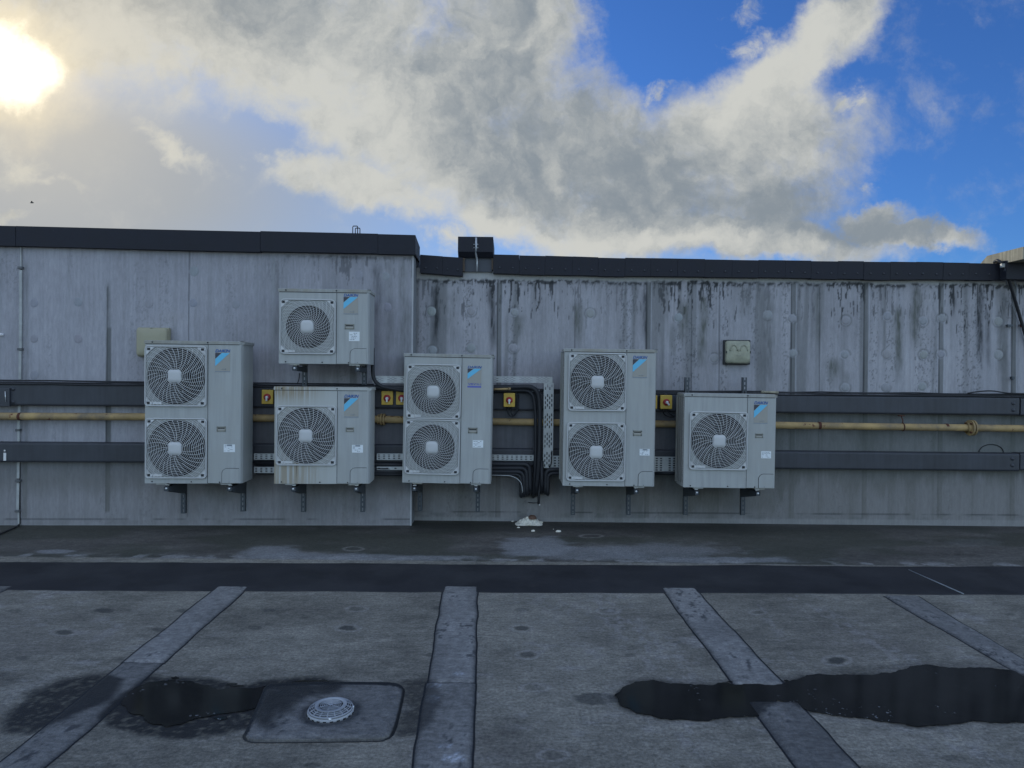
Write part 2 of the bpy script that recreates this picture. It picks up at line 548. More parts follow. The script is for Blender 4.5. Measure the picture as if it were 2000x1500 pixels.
# puddle water: dark bottom seen through a still surface
pm = bpy.data.materials.new('puddle_water'); pm.use_nodes = True
t = NT(pm.node_tree); b = pm.node_tree.nodes['Principled BSDF']
co = t.n('ShaderNodeTexCoord').outputs['Object']
n1 = t.noise(co, 5, 6, .65)
n2 = t.noise(co, 38, 3, .6)
c = t.mix(t.mapr(n1, .35, .7), (.0045, .005, .006), (.010, .0105, .0105))
c = t.mix(t.m('MULTIPLY', t.mapr(n2, .64, .67), t.mapr(t.noise(co, 2.3, 2, .5), .56, .62)), c, (.15, .16, .17))
t.put(b.inputs['Base Color'], c)
b.inputs['Roughness'].default_value = .10
b.inputs['IOR'].default_value = 1.33
b.inputs['Specular IOR Level'].default_value = .24
M['water'] = pm

# rusty water marks down the front of one cabinet
rm = bpy.data.materials.new('ivory_enamel_rust_streaked'); rm.use_nodes = True
t = NT(rm.node_tree); b = rm.node_tree.nodes['Principled BSDF']
co = t.n('ShaderNodeTexCoord').outputs['Object']
sp = t.n('ShaderNodeSeparateXYZ'); t.put(sp.inputs[0], co)
sn = t.noise(t.mapping(co, scale=(1, .0, .03), kind='POINT'), 38, 3, .6)
stx = t.mapr(sp.outputs[0], .12, -.30, .06, 1)
stz = t.m('MAXIMUM', t.mapr(sp.outputs[2], .78, .92, .25, 1), t.mapr(sp.outputs[2], .26, .20, .25, .75))
amt = t.m('MULTIPLY', t.m('MULTIPLY', t.mapr(sn, .34, .56), stz), stx)
c = t.mix(t.m('MULTIPLY', amt, .78), (.385, .400, .385), (.20, .140, .055))
c = t.mix(t.m('MULTIPLY', t.mapr(sn, .62, .70), t.m('MULTIPLY', stx, stz)), c, (.07, .045, .02))
c = t.mix(t.m('MULTIPLY', t.mapr(sp.outputs[2], .93, .985), .35), c, (.30, .24, .13))
t.put(b.inputs['Base Color'], c)
b.inputs['Roughness'].default_value = .5
M['cabinet_rust'] = rm

# ------------------------------------------------------------------ painted grids (dirt and wear as a vertex attribute)
def grid_mesh(name, xs, ys, fn_pos, tone, wetness=None):
    """xs columns, ys rows; fn_pos(X, Y) -> 3 arrays; tone (ny, nx, 3)"""
    nx, ny = len(xs), len(ys)
    X, Y = np.meshgrid(xs, ys)
    px_, py_, pz_ = fn_pos(X, Y)
    co = np.stack([px_, py_, pz_], -1).reshape(-1, 3).astype(np.float32)
    idx = np.arange(nx * ny).reshape(ny, nx)
    fc = np.stack([idx[:-1, :-1], idx[:-1, 1:], idx[1:, 1:], idx[1:, :-1]], -1).reshape(-1, 4)
    me = bpy.data.meshes.new(name)
    me.vertices.add(len(co)); me.vertices.foreach_set('co', co.ravel())
    me.loops.add(fc.size); me.loops.foreach_set('vertex_index', fc.ravel().astype(np.int32))
    me.polygons.add(len(fc))
    me.polygons.foreach_set('loop_start', (np.arange(len(fc)) * 4).astype(np.int32))
    me.update(calc_edges=True)
    a = me.attributes.new('tone', 'FLOAT_COLOR', 'POINT')
    wv = np.ones(tone.shape[:2]) if wetness is None else wetness
    rgba = np.concatenate([np.clip(tone, .002, .9), wv[..., None]], -1).reshape(-1, 4).astype(np.float32)
    a.data.foreach_set('color', rgba.ravel())
    return me


def set_tone(me, col, a=1.0):
    at = me.attributes.new('tone', 'FLOAT_COLOR', 'POINT')
    at.data.foreach_set('color', np.tile(np.array([*col, a], np.float32), len(me.vertices)))
    return me


def axis(fine0, fine1, step, lo, hi):
    n = int(round((fine1 - fine0) / step))
    a = list(np.linspace(fine0, fine1, n + 1))
    x, s = fine0, step
    pre = []
    while x > lo + 1e-6:
        s = min(s * 1.5, 1.0); x = max(lo, x - s); pre.append(x)
    x, s = fine1, step
    post = []
    while x < hi - 1e-6:
        s = min(s * 1.5, 1.0); x = min(hi, x + s); post.append(x)
    return np.array(pre[::-1] + a + post)


ZL, ZR = 2.98, 2.80            # wall tops, hidden inside the copings
ly = lambda x: LY0 + (x - LX0) * LS
BASE_L, BASE_R = (.288, .287, .312), (.290, .288, .307)
CAPS_L = [(753, 540), (756, 600), (66, 662), (152, 662), (290, 593), (378, 530), (377, 592), (460, 595), (66, 733), (700, 537), (152, 590), (66, 592)]
CAPS_R = [(843, 608), (920, 608), (1005, 610), (920, 680), (845, 684), (1003, 680), (1153, 612), (1652, 626), (1733, 618), (1803, 627), (1650, 693), (1732, 692),
          (1804, 693), (1651, 757), (1729, 757), (1801, 755), (1950, 628), (1950, 693), (1547, 622), (1549, 690), (1840, 622), (1838, 692), (1500, 615), (1325, 620), (1395, 700)]


def streaks(px_, py_, X, Z, lst, tone):
    for (x, w, y0, y1, k, c) in lst:
        wob = (fbm(Z * 4 + x, X * 0 + 3.3, int(x), 3) - .5) * w * 1.2
        e = np.exp(-((px_ - x - wob) / w) ** 2)
        e = e * sst(y0, y0 + 25, py_) * (1 - sst(y1 - 60, y1, py_))
        e = e * (.25 + 1.1 * fbm(X * 60, Z * 10, int(x) + 5, 3))
        tone = lerp(tone, c, np.clip(e * k, 0, .95))
    return tone


def line(px_, py_, x, w, y0, y1, tone, c, k=.8, slant=-.008):
    e = (1 - sst(w * .5, w * .5 + .9, np.abs(px_ - x - (py_ - 750) * slant)))
    e = e * sst(y0 - 3, y0 + 3, py_) * (1 - sst(y1 - 3, y1 + 3, py_))
    return lerp(tone, c, np.clip(e * k, 0, 1))


GRN, BLK, GRY, LGT = (.085, .092, .080), (.022, .025, .028), (.125, .130, .130), (.345, .352, .385)


def wall_tone(X, Z, px_, py_, side):
    left = side == 'L'
    n_str = fbm(X * 22, Z * .9, 11 + left, 4)
    n_str2 = fbm(X * 60, Z * 1.6, 21 + left, 3)
    n_bl = fbm(X * 1.7, Z * 1.4, 31 + left, 4)
    n_f = fbm(X * 55, Z * 22, 41, 3)
    base = np.array(BASE_L if left else BASE_R)
    k = 1 + (.20 if left else .34) * (n_str - .5) + .22 * (n_str2 - .5) + .40 * (n_bl - .5) + .12 * (n_f - .5)
    tone = base * k[..., None]
    # broad washed-out and darkened runs
    wash = sst(.52, .72, fbm(X * 7, Z * .5, 51 + left, 3))
    tone = lerp(tone, LGT, wash * (.15 if left else .30))
    drk = sst(.55, .75, fbm(X * 9 + 7, Z * .45, 61 + left, 3))
    tone = lerp(tone, GRY, drk * (.20 if left else .60))
    if left:
        band = 478 + px_ * .0235 + 5
    else:
        band = 547 + (px_ - 1000) * .0085 + 6 * (fbm(X * 3, X * 0, 71, 3) - .5) + 5 * (fbm(X * 25, X * 0, 72, 2) - .5)
        tone = lerp(tone, (.35, .355, .35), (1 - sst(band - 1, band + 1, py_)) * .9)
    t_ = py_ - band
    # black mould dripping from under the coping
    dn = fbm(X * 48, Z * 5.5, 81 + left, 4) + .16 * (fbm(X * 110, Z * 40, 83, 2) - .5)
    amtx = sst(.35, .62, fbm(X * 1.6, X * 0 + 9, 85 + left, 2))
    if left:
        amtx = amtx * sst(430, 720, px_) * .5
        reach = 70
    else:
        amtx = .34 + .60 * amtx
        reach = 100
    thr = .50 + np.clip(t_, 0, 400) / reach * .26
    mould = sst(thr, thr + .09, dn) * sst(-1, 2, t_) * amtx
    tone = lerp(tone, BLK, np.clip(mould * 1.05, 0, .9))
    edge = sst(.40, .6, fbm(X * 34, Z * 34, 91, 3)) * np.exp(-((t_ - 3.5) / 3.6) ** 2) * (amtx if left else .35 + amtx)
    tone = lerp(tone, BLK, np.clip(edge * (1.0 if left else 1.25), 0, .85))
    # speckled mould runs
    spk = sst(.62, .72, fbm(X * 75, Z * 45, 95, 2)) * sst(.56, .7, fbm(X * 6 + 3, Z * .6, 97 + left, 2))
    tone = lerp(tone, BLK, spk * (.2 if left else .45) * sst(0, 20, t_))
    if left:
        tone = streaks(px_, py_, X, Z, [(212, 5, 540, 1000, .8, GRY), (52, 4, 500, 1010, .5, GRY), (540, 6, 500, 700, .5, GRY), (760, 9, 500, 700, .5, GRY), (790, 12, 500, 900, .5, GRN),
                                        (690, 14, 700, 760, .8, GRY), (640, 20, 715, 760, .5, GRN), (735, 10, 505, 650, .6, BLK), (160, 40, 895, 960, .3, GRY), (340, 30, 600, 660, .2, (.2, .17, .13))], tone)
        tone = line(px_, py_, 368, 1.2, 490, 1010, tone, BLK, .6)
        tone = line(px_, py_, 212, 9, 640, 1000, tone, (.10, .105, .105), .75)
        tone = line(px_, py_, 208.5, 2, 560, 1000, tone, BLK, .55)
        tone = line(px_, py_, 532, 8, 500, 740, tone, (.23, .24, .25), .5)
        tone = line(px_, py_, 50, 9, 900, 1012, tone, (.10, .105, .10), .6)
        tone = line(px_, py_, 690, 12, 712, 760, tone, (.11, .115, .11), .6)
        stain = sst(930, 1010, py_ + 90 * fbm(X * 9, Z * 1.2, 101, 4)) * 0 + (1 - sst(925, 975, py_ - 55 * (fbm(X * 11, Z * .8, 102, 4) - .35))) * sst(880, 905, py_)
        tone = lerp(tone, (.105, .108, .103), np.clip(stain * .62, 0, 1))
        sk = 1014 - .0 * px_
    else:
        tone = streaks(px_, py_, X, Z, [(851, 7, 548, 700, 1.0, BLK), (880, 16, 560, 700, .5, GRY), (962, 7, 548, 700, 1.0, BLK), (1012, 10, 600, 690, .7, GRN), (1128, 10, 580, 690, .9, GRN),
                                        (1212, 9, 640, 700, .6, GRY), (1262, 6, 560, 690, .9, BLK), (1335, 9, 580, 690, 1.0, GRN), (1372, 8, 570, 740, .9, GRN), (1315, 7, 620, 720, .8, GRY),
                                        (1452, 16, 548, 640, .7, GRY), (1500, 14, 560, 780, .8, GRY), (1440, 20, 708, 760, .7, LGT), (1600, 9, 560, 700, .5, GRN), (1624, 13, 690, 770, 1.0, GRN), (1655, 8, 720, 770, .9, GRN),
                                        (1755, 8, 590, 760, 1.0, GRN), (1788, 9, 550, 700, .9, GRN), (1862, 5, 548, 640, .8, BLK), (1914, 7, 550, 735, .9, BLK), (1930, 5, 590, 740, .7, BLK),
                                        (1958, 10, 560, 760, .9, GRY), (1980, 6, 560, 1020, .7, GRY), (1562, 16, 805, 880, .8, GRY), (1655, 8, 805, 880, .8, BLK), (1760, 12, 840, 880, .6, GRY)], tone)
        for x in (975, 1266, 1549, 1691, 1838, 1980):
            tone = line(px_, py_, x, 8, 552, 1012, tone, (.115, .12, .118), .72)
            tone = line(px_, py_, x - 4.5, 1.6, 552, 1012, tone, BLK, .8)
            tone = line(px_, py_, x + 5, 1.3, 552, 1000, tone, LGT, .6)
        for x in (1122, 1350, 1404, 1600):
            tone = line(px_, py_, x, 1.3, 560, 1000, tone, BLK, .55)
        rag = fbm(X * 10, Z * .7, 111, 4)
        stain = (1 - sst(932, 962, py_ - 95 * (rag - .5))) * sst(800, 812, py_)
        stain = stain * sst(900, 1150, px_) * (.7 + .5 * fbm(X * 3, Z * 3, 113, 3))
        tone = lerp(tone, (.082, .090, .082), np.clip(stain * .85, 0, .95))
        mid = sst(1110, 1180, px_) * (1 - sst(1500, 1545, px_)) * sst(930, 950, py_) * (1 - sst(985, 1015, py_ + 40 * (rag - .5)))
        tone = lerp(tone, (.095, .10, .085), mid * .6)
        und = sst(800, 960, py_) * sst(1520, 1540, px_)
        tone = lerp(tone, (.17, .172, .165), und * .35)
        sk = 1000 + (px_ - 1000) * .006
        moss = sst(.5, .62, fbm(X * 30, Z * 30, 117, 3)) * np.exp(-((px_ - 1210) / 45) ** 2) * np.exp(-((py_ - 1019) / 6) ** 2)
        tone = lerp(tone, (.02, .025, .016), np.clip(moss * 1.6, 0, .95))
    low_ = sst(905, 950, py_ + 30 * (n_bl - .5))
    tone = lerp(tone, (.150, .145, .134), low_ * (.48 if left else .64))
    # skirting upstand: faint line and paler lip
    e = np.exp(-((py_ - sk) / 1.3) ** 2) * sst(.35, .6, fbm(X * 4, X * 0, 121, 3))
    tone = lerp(tone, BLK, e * .7)
    dirt = sst(.45, .7, fbm(X * 9, Z * 14, 123, 3)) * sst(sk, sk + 4, py_)
    tone = lerp(tone, (.12, .125, .12), dirt * (.25 if left else .55))
    lip = sst(sk + 9, sk + 12, py_)
    tone = lerp(tone, (.235, .238, .236), lip * .6)
    for (x, y) in (CAPS_L if left else CAPS_R):
        d_ = np.hypot(px_ - x, (py_ - y))
        tone = lerp(tone, LGT if not left else (.275, .280, .305), (1 - sst(7, 10.5, d_ + 5 * (n_f - .5))) * .55)
        if not left:
            rim = np.exp(-((d_ - 11) / 1.6) ** 2) * sst(.4, .6, fbm(X * 12, Z * 12, int(x), 2))
            tone = lerp(tone, (.08, .085, .08), rim * .5)
    return tone


def build_wall(side):
    if side == 'L':
        xs = axis(-5.75, LX0, .0095, -12, LX0)
        zs = np.linspace(0, ZL, 312)
        f = lambda X, Z: (X, ly(X), Z)
    else:
        xs = axis(LX0, 6.1, .0095, LX0, 13)
        zs = np.linspace(0, ZR, 292)
        f = lambda X, Z: (X, X * 0 + YR, Z)
    X, Z = np.meshgrid(xs, zs)
    p = f(X, Z)
    px_, py_ = project(*p)
    tone = wall_tone(X, Z, px_, py_, side)
    return grid_mesh('concrete_wall', xs, zs, f, tone)


wl = link('concrete_wall', build_wall('L'), M['wall'])
tag(wl, 'smoother blue-grey rendered wall with the taller roof edge, stepping forward on the left', 'wall', 'rendered roof walls', 'thing')
wr = link('concrete_wall', build_wall('R'), M['wall'])
tag(wr, 'grey rendered wall streaked with black mould under its lower roof edge', 'wall', 'rendered roof walls', 'thing')
# solid body of the walls: the visible return at the step, tops and backs
b = MB()
b.add([(LX0, LY0, 0), (LX0, YR + .6, 0), (LX0, YR + .6, ZL), (LX0, LY0, ZL)], [(0, 1, 2, 3)])
b.add([(LX0, YR + .6, 0), (-12, YR + .6, 0), (-12, YR + .6, ZL), (LX0, YR + .6, ZL), (LX0, LY0, ZL), (-12, ly(-12), ZL)], [(0, 1, 2, 3), (3, 2, 5, 4)])
me = set_tone(b.mesh('wall_return'), (.20, .21, .22))
link('wall_return', me, M['wall'], wl)
b = MB()
b.add([(LX0, YR + .6, ZR), (13, YR + .6, ZR), (13, YR, ZR), (LX0, YR, ZR), (LX0, YR + .6, 0), (13, YR + .6, 0)], [(0, 1, 2, 3), (4, 5, 1, 0)])
link('wall_back', set_tone(b.mesh('wall_back'), (.2, .2, .2)), M['wall'], wr)
# pale edge bead down the corner of the step
b = MB()
b.box(LX0 - .012, LX0 + .006, LY0 - .006, LY0 + .004, 0.0, ZL - .05)
link('corner_bead', set_tone(b.mesh('corner_bead'), (.36, .37, .38)), M['wall'], wl)


def fixing_caps(lst, fn, parent, col):
    for k, (x, y) in enumerate(lst):
        p = fn(x, y, 0)
        r = random.uniform(.042, .054); hgt = .0045 if parent is wr else .002
        b_ = MB()
        b_.lathe([(r, .0005), (r * .93, -hgt * .6), (r * .5, -hgt), (.001, -hgt * 1.1)], 'y', 20)
        c_ = tuple(random.uniform(.84, .90) * a for a in col)
        o = link('fixing_cap', set_tone(b_.mesh('fixing_cap'), c_), M['wall'], parent)
        o.location = p


fixing_caps(CAPS_L, left_at, wl, (.292, .297, .326))
fixing_caps(CAPS_R, right_at, wr, (.295, .305, .315))

# ------------------------------------------------------------------ ground
GX0, GX1, GY0, GY1 = -5.8, 6.2, 2.72, 7.62


def dpoly(px_, py_, pts):
    """signed distance (inside > 0) to a polygon in photo units, with y stretched to look even"""
    ins = np.zeros(px_.shape, bool)
    dist = np.full(px_.shape, 1e9)
    n = len(pts)
    for i in range(n):
        (x0, y0), (x1, y1) = pts[i], pts[(i + 1) % n]
        c_ = ((y0 > py_) != (y1 > py_))
        with np.errstate(divide='ignore', invalid='ignore'):
            xi = (x1 - x0) * (py_ - y0) / (y1 - y0 + 1e-12) + x0
        ins ^= c_ & (px_ < xi)
        vx, vy = x1 - x0, (y1 - y0) * 2.5
        wx, wy = px_ - x0, (py_ - y0) * 2.5
        t_ = np.clip((wx * vx + wy * vy) / (vx * vx + vy * vy + 1e-9), 0, 1)
        dist = np.minimum(dist, np.hypot(wx - t_ * vx, wy - t_ * vy))
    return np.where(ins, dist, -dist)


PUD_R = [(1200, 1360), (1215, 1345), (1240, 1333), (1275, 1329), (1305, 1336), (1360, 1339), (1420, 1334), (1437, 1339), (1515, 1339), (1545, 1331), (1570, 1323), (1640, 1319),
         (1700, 1320), (1750, 1314), (1790, 1301), (1815, 1299), (1860, 1305), (1950, 1308), (2000, 1316), (2070, 1322), (2070, 1426), (2000, 1413), (1960, 1413), (1900, 1409), (1850, 1418), (1790, 1421),
         (1740, 1413), (1700, 1406), (1640, 1399), (1580, 1389), (1562, 1383), (1545, 1374), (1518, 1368), (1500, 1382), (1489, 1400), (1400, 1405), (1330, 1406), (1290, 1405), (1240, 1393), (1210, 1378)]
PUD_L = [(236, 1376), (252, 1352), (292, 1333), (345, 1330), (392, 1338), (425, 1349), (462, 1345), (535, 1338), (600, 1330), (648, 1334), (600, 1341), (545, 1348), (528, 1361), (513, 1384), (470, 1391), (425, 1396), (398, 1402), (360, 1414), (328, 1421), (303, 1416), (282, 1400), (250, 1390)]
DAMP_L = [(200, 1390), (238, 1352), (288, 1322), (350, 1321), (420, 1327), (470, 1338), (530, 1329), (600, 1321), (655, 1327), (690, 1337), (600, 1344), (560, 1352), (540, 1370), (525, 1405), (490, 1424),
          (430, 1434), (380, 1442), (310, 1442), (250, 1432), (205, 1418), (190, 1402)]
DAMP_LL = [(8, 1432), (14, 1392), (60, 1352), (120, 1326), (205, 1314), (246, 1326), (236, 1350), (196, 1378), (120, 1408), (70, 1432)]

gx = axis(GX0, GX1, .0125, -150, 150)
gyf = np.concatenate([np.linspace(GY0, 4.6, 260, endpoint=False), np.linspace(4.6, GY1, 170)])
pre, x, s = [], GY0, .02
while x > -150:
    s = min(s * 1.6, 12); x = max(-150.0, x - s); pre.append(x)
gy = np.concatenate([np.array(pre[::-1]), gyf, np.array([8.2, 10, 14, 30, 80, 200.0])])
X, Y = np.meshgrid(gx, gy)
safeY = np.maximum(Y, 1.0)
px_, py_ = project(X, safeY, X * 0)
n_big, n_mid = fbm(X * .9, Y * .9, 201, 4), fbm(X * 3.3, Y * 3.3, 203, 5)
n_fin, n_drag = fbm(X * 22, Y * 22, 205, 4), fbm(X * 4 + Y * 1.2, Y * 16 - X * 2, 207, 4)
G0 = np.array((.162, .153, .128))
k = 1 + .50 * (n_big - .5) + .75 * (n_mid - .5) + .45 * (n_fin - .5) + .55 * (n_drag - .5)
tone = G0 * k[..., None]
scuff = sst(.60, .78, fbm(X * 6, Y * 9, 211, 5)) * sst(.42, .62, fbm(X * 1.3, Y * 1.3, 213, 3))
tone = lerp(tone, (.235, .225, .21), scuff * .75)
brown = sst(.5, .75, fbm(X * 1.1 + 4, Y * 1.4, 215, 3))
tone = lerp(tone, (.125, .115, .100), brown * .5)
wetr = np.ones(X.shape)
# apron between the black band and the wall: darker, algae, pale patches
ap = sst(5.93, 5.96, Y)
apk = fbm(X * 2.2, Y * 6, 221, 5)
aptone = np.array((.080, .075, .067)) * (1 + 1.1 * (apk - .5) + .5 * (n_fin - .5))[..., None]
aptone = lerp(aptone, (.040, .043, .031), sst(.40, .65, fbm(X * 1.2, Y * 2.5, 223, 4)) * .7)
for (x, y, a, b_, kk) in ((530, 1078, 65, 14, .9), (1045, 1068, 75, 20, 1.0), (1150, 1080, 120, 16, .7), (1420, 1094, 150, 7, .9), (1300, 1078, 140, 16, .6), (105, 1077, 40, 4, 1.0), (760, 1090, 180, 7, .8), (330, 1093, 160, 6, .5), (610, 1088, 130, 9, .8), (1900, 1060, 60, 8, .2)):
    e = np.exp(-((px_ - x) / a) ** 2 - ((py_ - y) / b_) ** 2)
    aptone = lerp(aptone, (.19, .195, .20), np.clip(.8 * sst(.30, .75, e * 1.15 + .9 * (fbm(X * 5, Y * 9, int(x), 5) - .5)) * kk, 0, .8))
tone = np.where(ap[..., None] > 0, aptone * ap[..., None] + tone * (1 - ap[..., None]), tone)
edge = np.exp(-((Y - 6.00) / .06) ** 2) * sst(.5, .65, fbm(X * 8, Y * 8, 225, 4))
tone = lerp(tone, (.24, .24, .235), edge * .7)
wb = np.exp(-((py_ - 1030) / 10) ** 2) * (Y > 6.8)
tone = lerp(tone, (.028, .029, .026), wb * .55 * (px_ > 800))
# round patches over the fixings
for (x, y, w, h, k1, rim) in ((203, 1192, 22, 5, .8, 0), (125, 1235, 20, 5, .75, 1), (30, 1193, 16, 4, .4, 0), (42, 1286, 17, 5, .5, 0), (355, 1193, 14, 4, .6, 0), (312, 1230, 15, 5, .6, 0), (526, 1192, 15, 4, .6, 0),
                              (497, 1226, 15, 5, .5, 0), (231, 1287, 12, 5, .3, 0), (697, 1189, 15, 4, .4, 1), (679, 1227, 17, 5, .8, 1), (858, 1188, 15, 4, .6, 0), (862, 1228, 10, 4, .5, 0), (842, 1280, 12, 5, .6, 0),
                              (1018, 1191, 15, 4, .5, 0), (1019, 1227, 16, 5, .8, 1), (1030, 1279, 17, 6, .6, 1), (1188, 1193, 16, 5, .5, 1), (1218, 1227, 14, 4, .4, 0), (1285, 1258, 6, 2, .8, 0), (1322, 1254, 10, 3, .6, 0),
                              (1635, 1290, 20, 7, .9, 1), (1045, 1343, 20, 6, .3, 1), (1080, 1475, 22, 8, .35, 1), (1232, 1280, 12, 4, .5, 0), (690, 1072, 14, 3, .4, 1), (610, 1495, 22, 5, .7, 0), (1165, 1365, 50, 13, .75, 0),
                              (1855, 1480, 18, 6, .4, 0), (1973, 1200, 12, 3, .5, 0), (1480, 1196, 12, 3, .4, 1), (1155, 1047, 16, 2.5, .4, 1)):
    d_ = np.hypot((px_ - x) / w, (py_ - y) / h) + .35 * (n_fin - .5)
    tone = lerp(tone, (.040, .041, .038), (1 - sst(.75, 1.05, d_)) * k1)
    if rim:
        tone = lerp(tone, (.25, .24, .225), np.exp(-((d_ - 1.35) / .22) ** 2) * .55)
# drag marks
for (x0, y0, x1, y1, w, kk) in ((1180, 1180, 1330, 1330, 40, .6), (1560, 1170, 1760, 1290, 30, .45), (1480, 1180, 1560, 1290, 10, .4), (1000, 1150, 1130, 1200, 60, .3), (1350, 1420, 1340, 1500, 40, .4), (1800, 1430, 1950, 1500, 50, .5)):
    t_ = np.clip(((px_ - x0) * (x1 - x0) + (py_ - y0) * (y1 - y0)) / ((x1 - x0) ** 2 + (y1 - y0) ** 2), 0, 1)
    d_ = np.hypot(px_ - x0 - t_ * (x1 - x0), (py_ - y0 - t_ * (y1 - y0)) * 1.5) / w
    tone = lerp(tone, (.25, .24, .23), np.exp(-d_ ** 2) * sst(.47, .68, fbm(X * 22, Y * 14, int(x0), 4)) * kk)
# damp ground round the puddles
for pts, kk, soft in ((DAMP_L, .975, 13), (DAMP_LL, .96, 18), (PUD_R, .95, 14), ([(-60, 1300), (0, 1312), (50, 1318), (70, 1326), (20, 1340), (-60, 1350)], .5, 20),
                      ([(790, 1330), (830, 1322), (855, 1330), (862, 1370), (850, 1410), (815, 1432), (775, 1440), (770, 1420), (795, 1380)], .75, 14),
                      ([(540, 1352), (640, 1340), (650, 1352), (600, 1380), (540, 1400), (500, 1425), (490, 1410)], .45, 20),
                      ([(1225, 1330), (1500, 1325), (1600, 1310), (1800, 1290), (1990, 1300), (1900, 1330), (1400, 1350)], .35, 16)):
    d_ = dpoly(px_, py_, pts) + 26 * (fbm(X * 7, Y * 7, 231, 5) - .5) + 10 * (fbm(X * 34, Y * 34, 233, 3) - .5)
    e = sst(-soft, soft, d_)
    rimn = np.exp(-((d_ + soft * 1.2) / (soft * .55)) ** 2)
    tone = lerp(tone, (.20, .19, .175), rimn * .38 * kk * sst(.35, .6, n_mid))
    grit = sst(.55, .70, fbm(X * 60, Y * 45, 235, 3))
    dampc = np.array((.0125, .0120, .0105)) + grit[..., None] * np.array((.060, .056, .042))
    tone = tone * (1 - (e * kk)[..., None]) + dampc * (e * kk)[..., None]
    wetr = np.minimum(wetr, 1 - .25 * e * kk)
# dark lines where the cover strips and the drain pad are bedded in
STRIPS = [((418, 1151), (487, 1147)), ((868, 1147), (933, 1147)), ((1292, 1151), (1357, 1150)), ((1727, 1165), (1792, 1165)), ((-48, 1150), (27, 1146))]
NEAR = [((-13, 1500), (88, 1500)), ((805, 1500), (920, 1500)), ((1558, 1500), (1678, 1500)), ((1976, 1310), (2035, 1310)), None]
SX, SM = [], []
for (a, c_), nr in zip(STRIPS, NEAR):
    A_, C_ = ground_at(*a), ground_at(*c_)
    SX.append((A_.x, C_.x, max(A_.y, C_.y)))
    if nr:
        B_, D_ = ground_at(*nr[0]), ground_at(*nr[1])
        SM.append(((B_.x - A_.x) / (B_.y - A_.y), (D_.x - C_.x) / (D_.y - C_.y)))
    else:
        SM.append((0.0, 0.0))
for (x0, x1, y1) in SX:
    for x in ():
        wob = .010 * (fbm(Y * 3, Y * 0 + x, 241, 2) - .5)
        e = np.exp(-((X - x - wob) / .011) ** 2) * (Y < y1)
        tone = lerp(tone, (.010, .011, .013), e * .9)
        e = np.exp(-((X - x - wob - (.035 if x == x1 else -.035)) / .03) ** 2) * (Y < y1) * sst(.4, .65, n_mid)
        tone = lerp(tone, (.22, .215, .21), e * .45)
# felt lap line at far right and the pale joint
gmesh = grid_mesh('ground', gx, gy, lambda X, Y: (X, Y, X * 0), tone, wetr)
ground = link('ground', gmesh, M['ground'])
tag(ground, kind='structure')
# black membrane band along the wall, real sheet with slightly uneven edges
pf = [ground_at(x, 1098 + x * .005) for x in range(-700, 2900, 14)]
pn = [ground_at(x, 1153.5 + x * .0043) for x in range(-700, 2900, 14)]
b = MB()
n = len(pf)
vs, fs = [], []
for i in range(n):
    w_ = [float(.05 * (fbm(np.array([pn[i].x * 2.2]), np.array([7.0 + j_]), 501 + j_, 4)[0] - .5)) for j_ in range(2)]
    vs += [(pn[i].x, pn[i].y + w_[0], .0), (pn[i].x, pn[i].y + w_[0] + .004, .005), (pf[i].x, pf[i].y + w_[1] - .004, .005), (pf[i].x, pf[i].y + w_[1], .0)]
for i in range(n - 1):
    for k_ in range(3):
        fs.append((i * 4 + k_, i * 4 + 4 + k_, i * 4 + 5 + k_, i * 4 + 1 + k_))
b.add(vs, fs)
band = b.obj('roof_gutter', M['band'])
tag(band, kind='structure')
p0, p1 = ground_at(1775, 1113, .007), ground_at(1882, 1160, .007)
b = MB(); b.tube([p0, p1], .005, 6)
tag(b.obj('gutter_joint', M['cable_grey']), kind='structure')


def strip_tone(X, Y, px_, py_, seed, lightness=1.0):
    n1_, n2_ = fbm(X * 5, Y * 3, seed, 5), fbm(X * 40, Y * 30, seed + 3, 3)
    t_ = np.array((.160, .158, .152)) * lightness * (1 + .8 * (n1_ - .5) + .5 * (n2_ - .5))[..., None]
    pit = sst(.64, .72, fbm(X * 45, Y * 24, seed + 5, 2)) * sst(.45, .6, n1_)
    return lerp(t_, (.03, .032, .036), pit * .8)


PRINTS = ((880, 1481, 22, 10), (868, 1456, 18, 5), (845, 1365, 18, 9), (845, 1338, 20, 6), (897, 1316, 16, 5), (893, 1480, 20, 12))


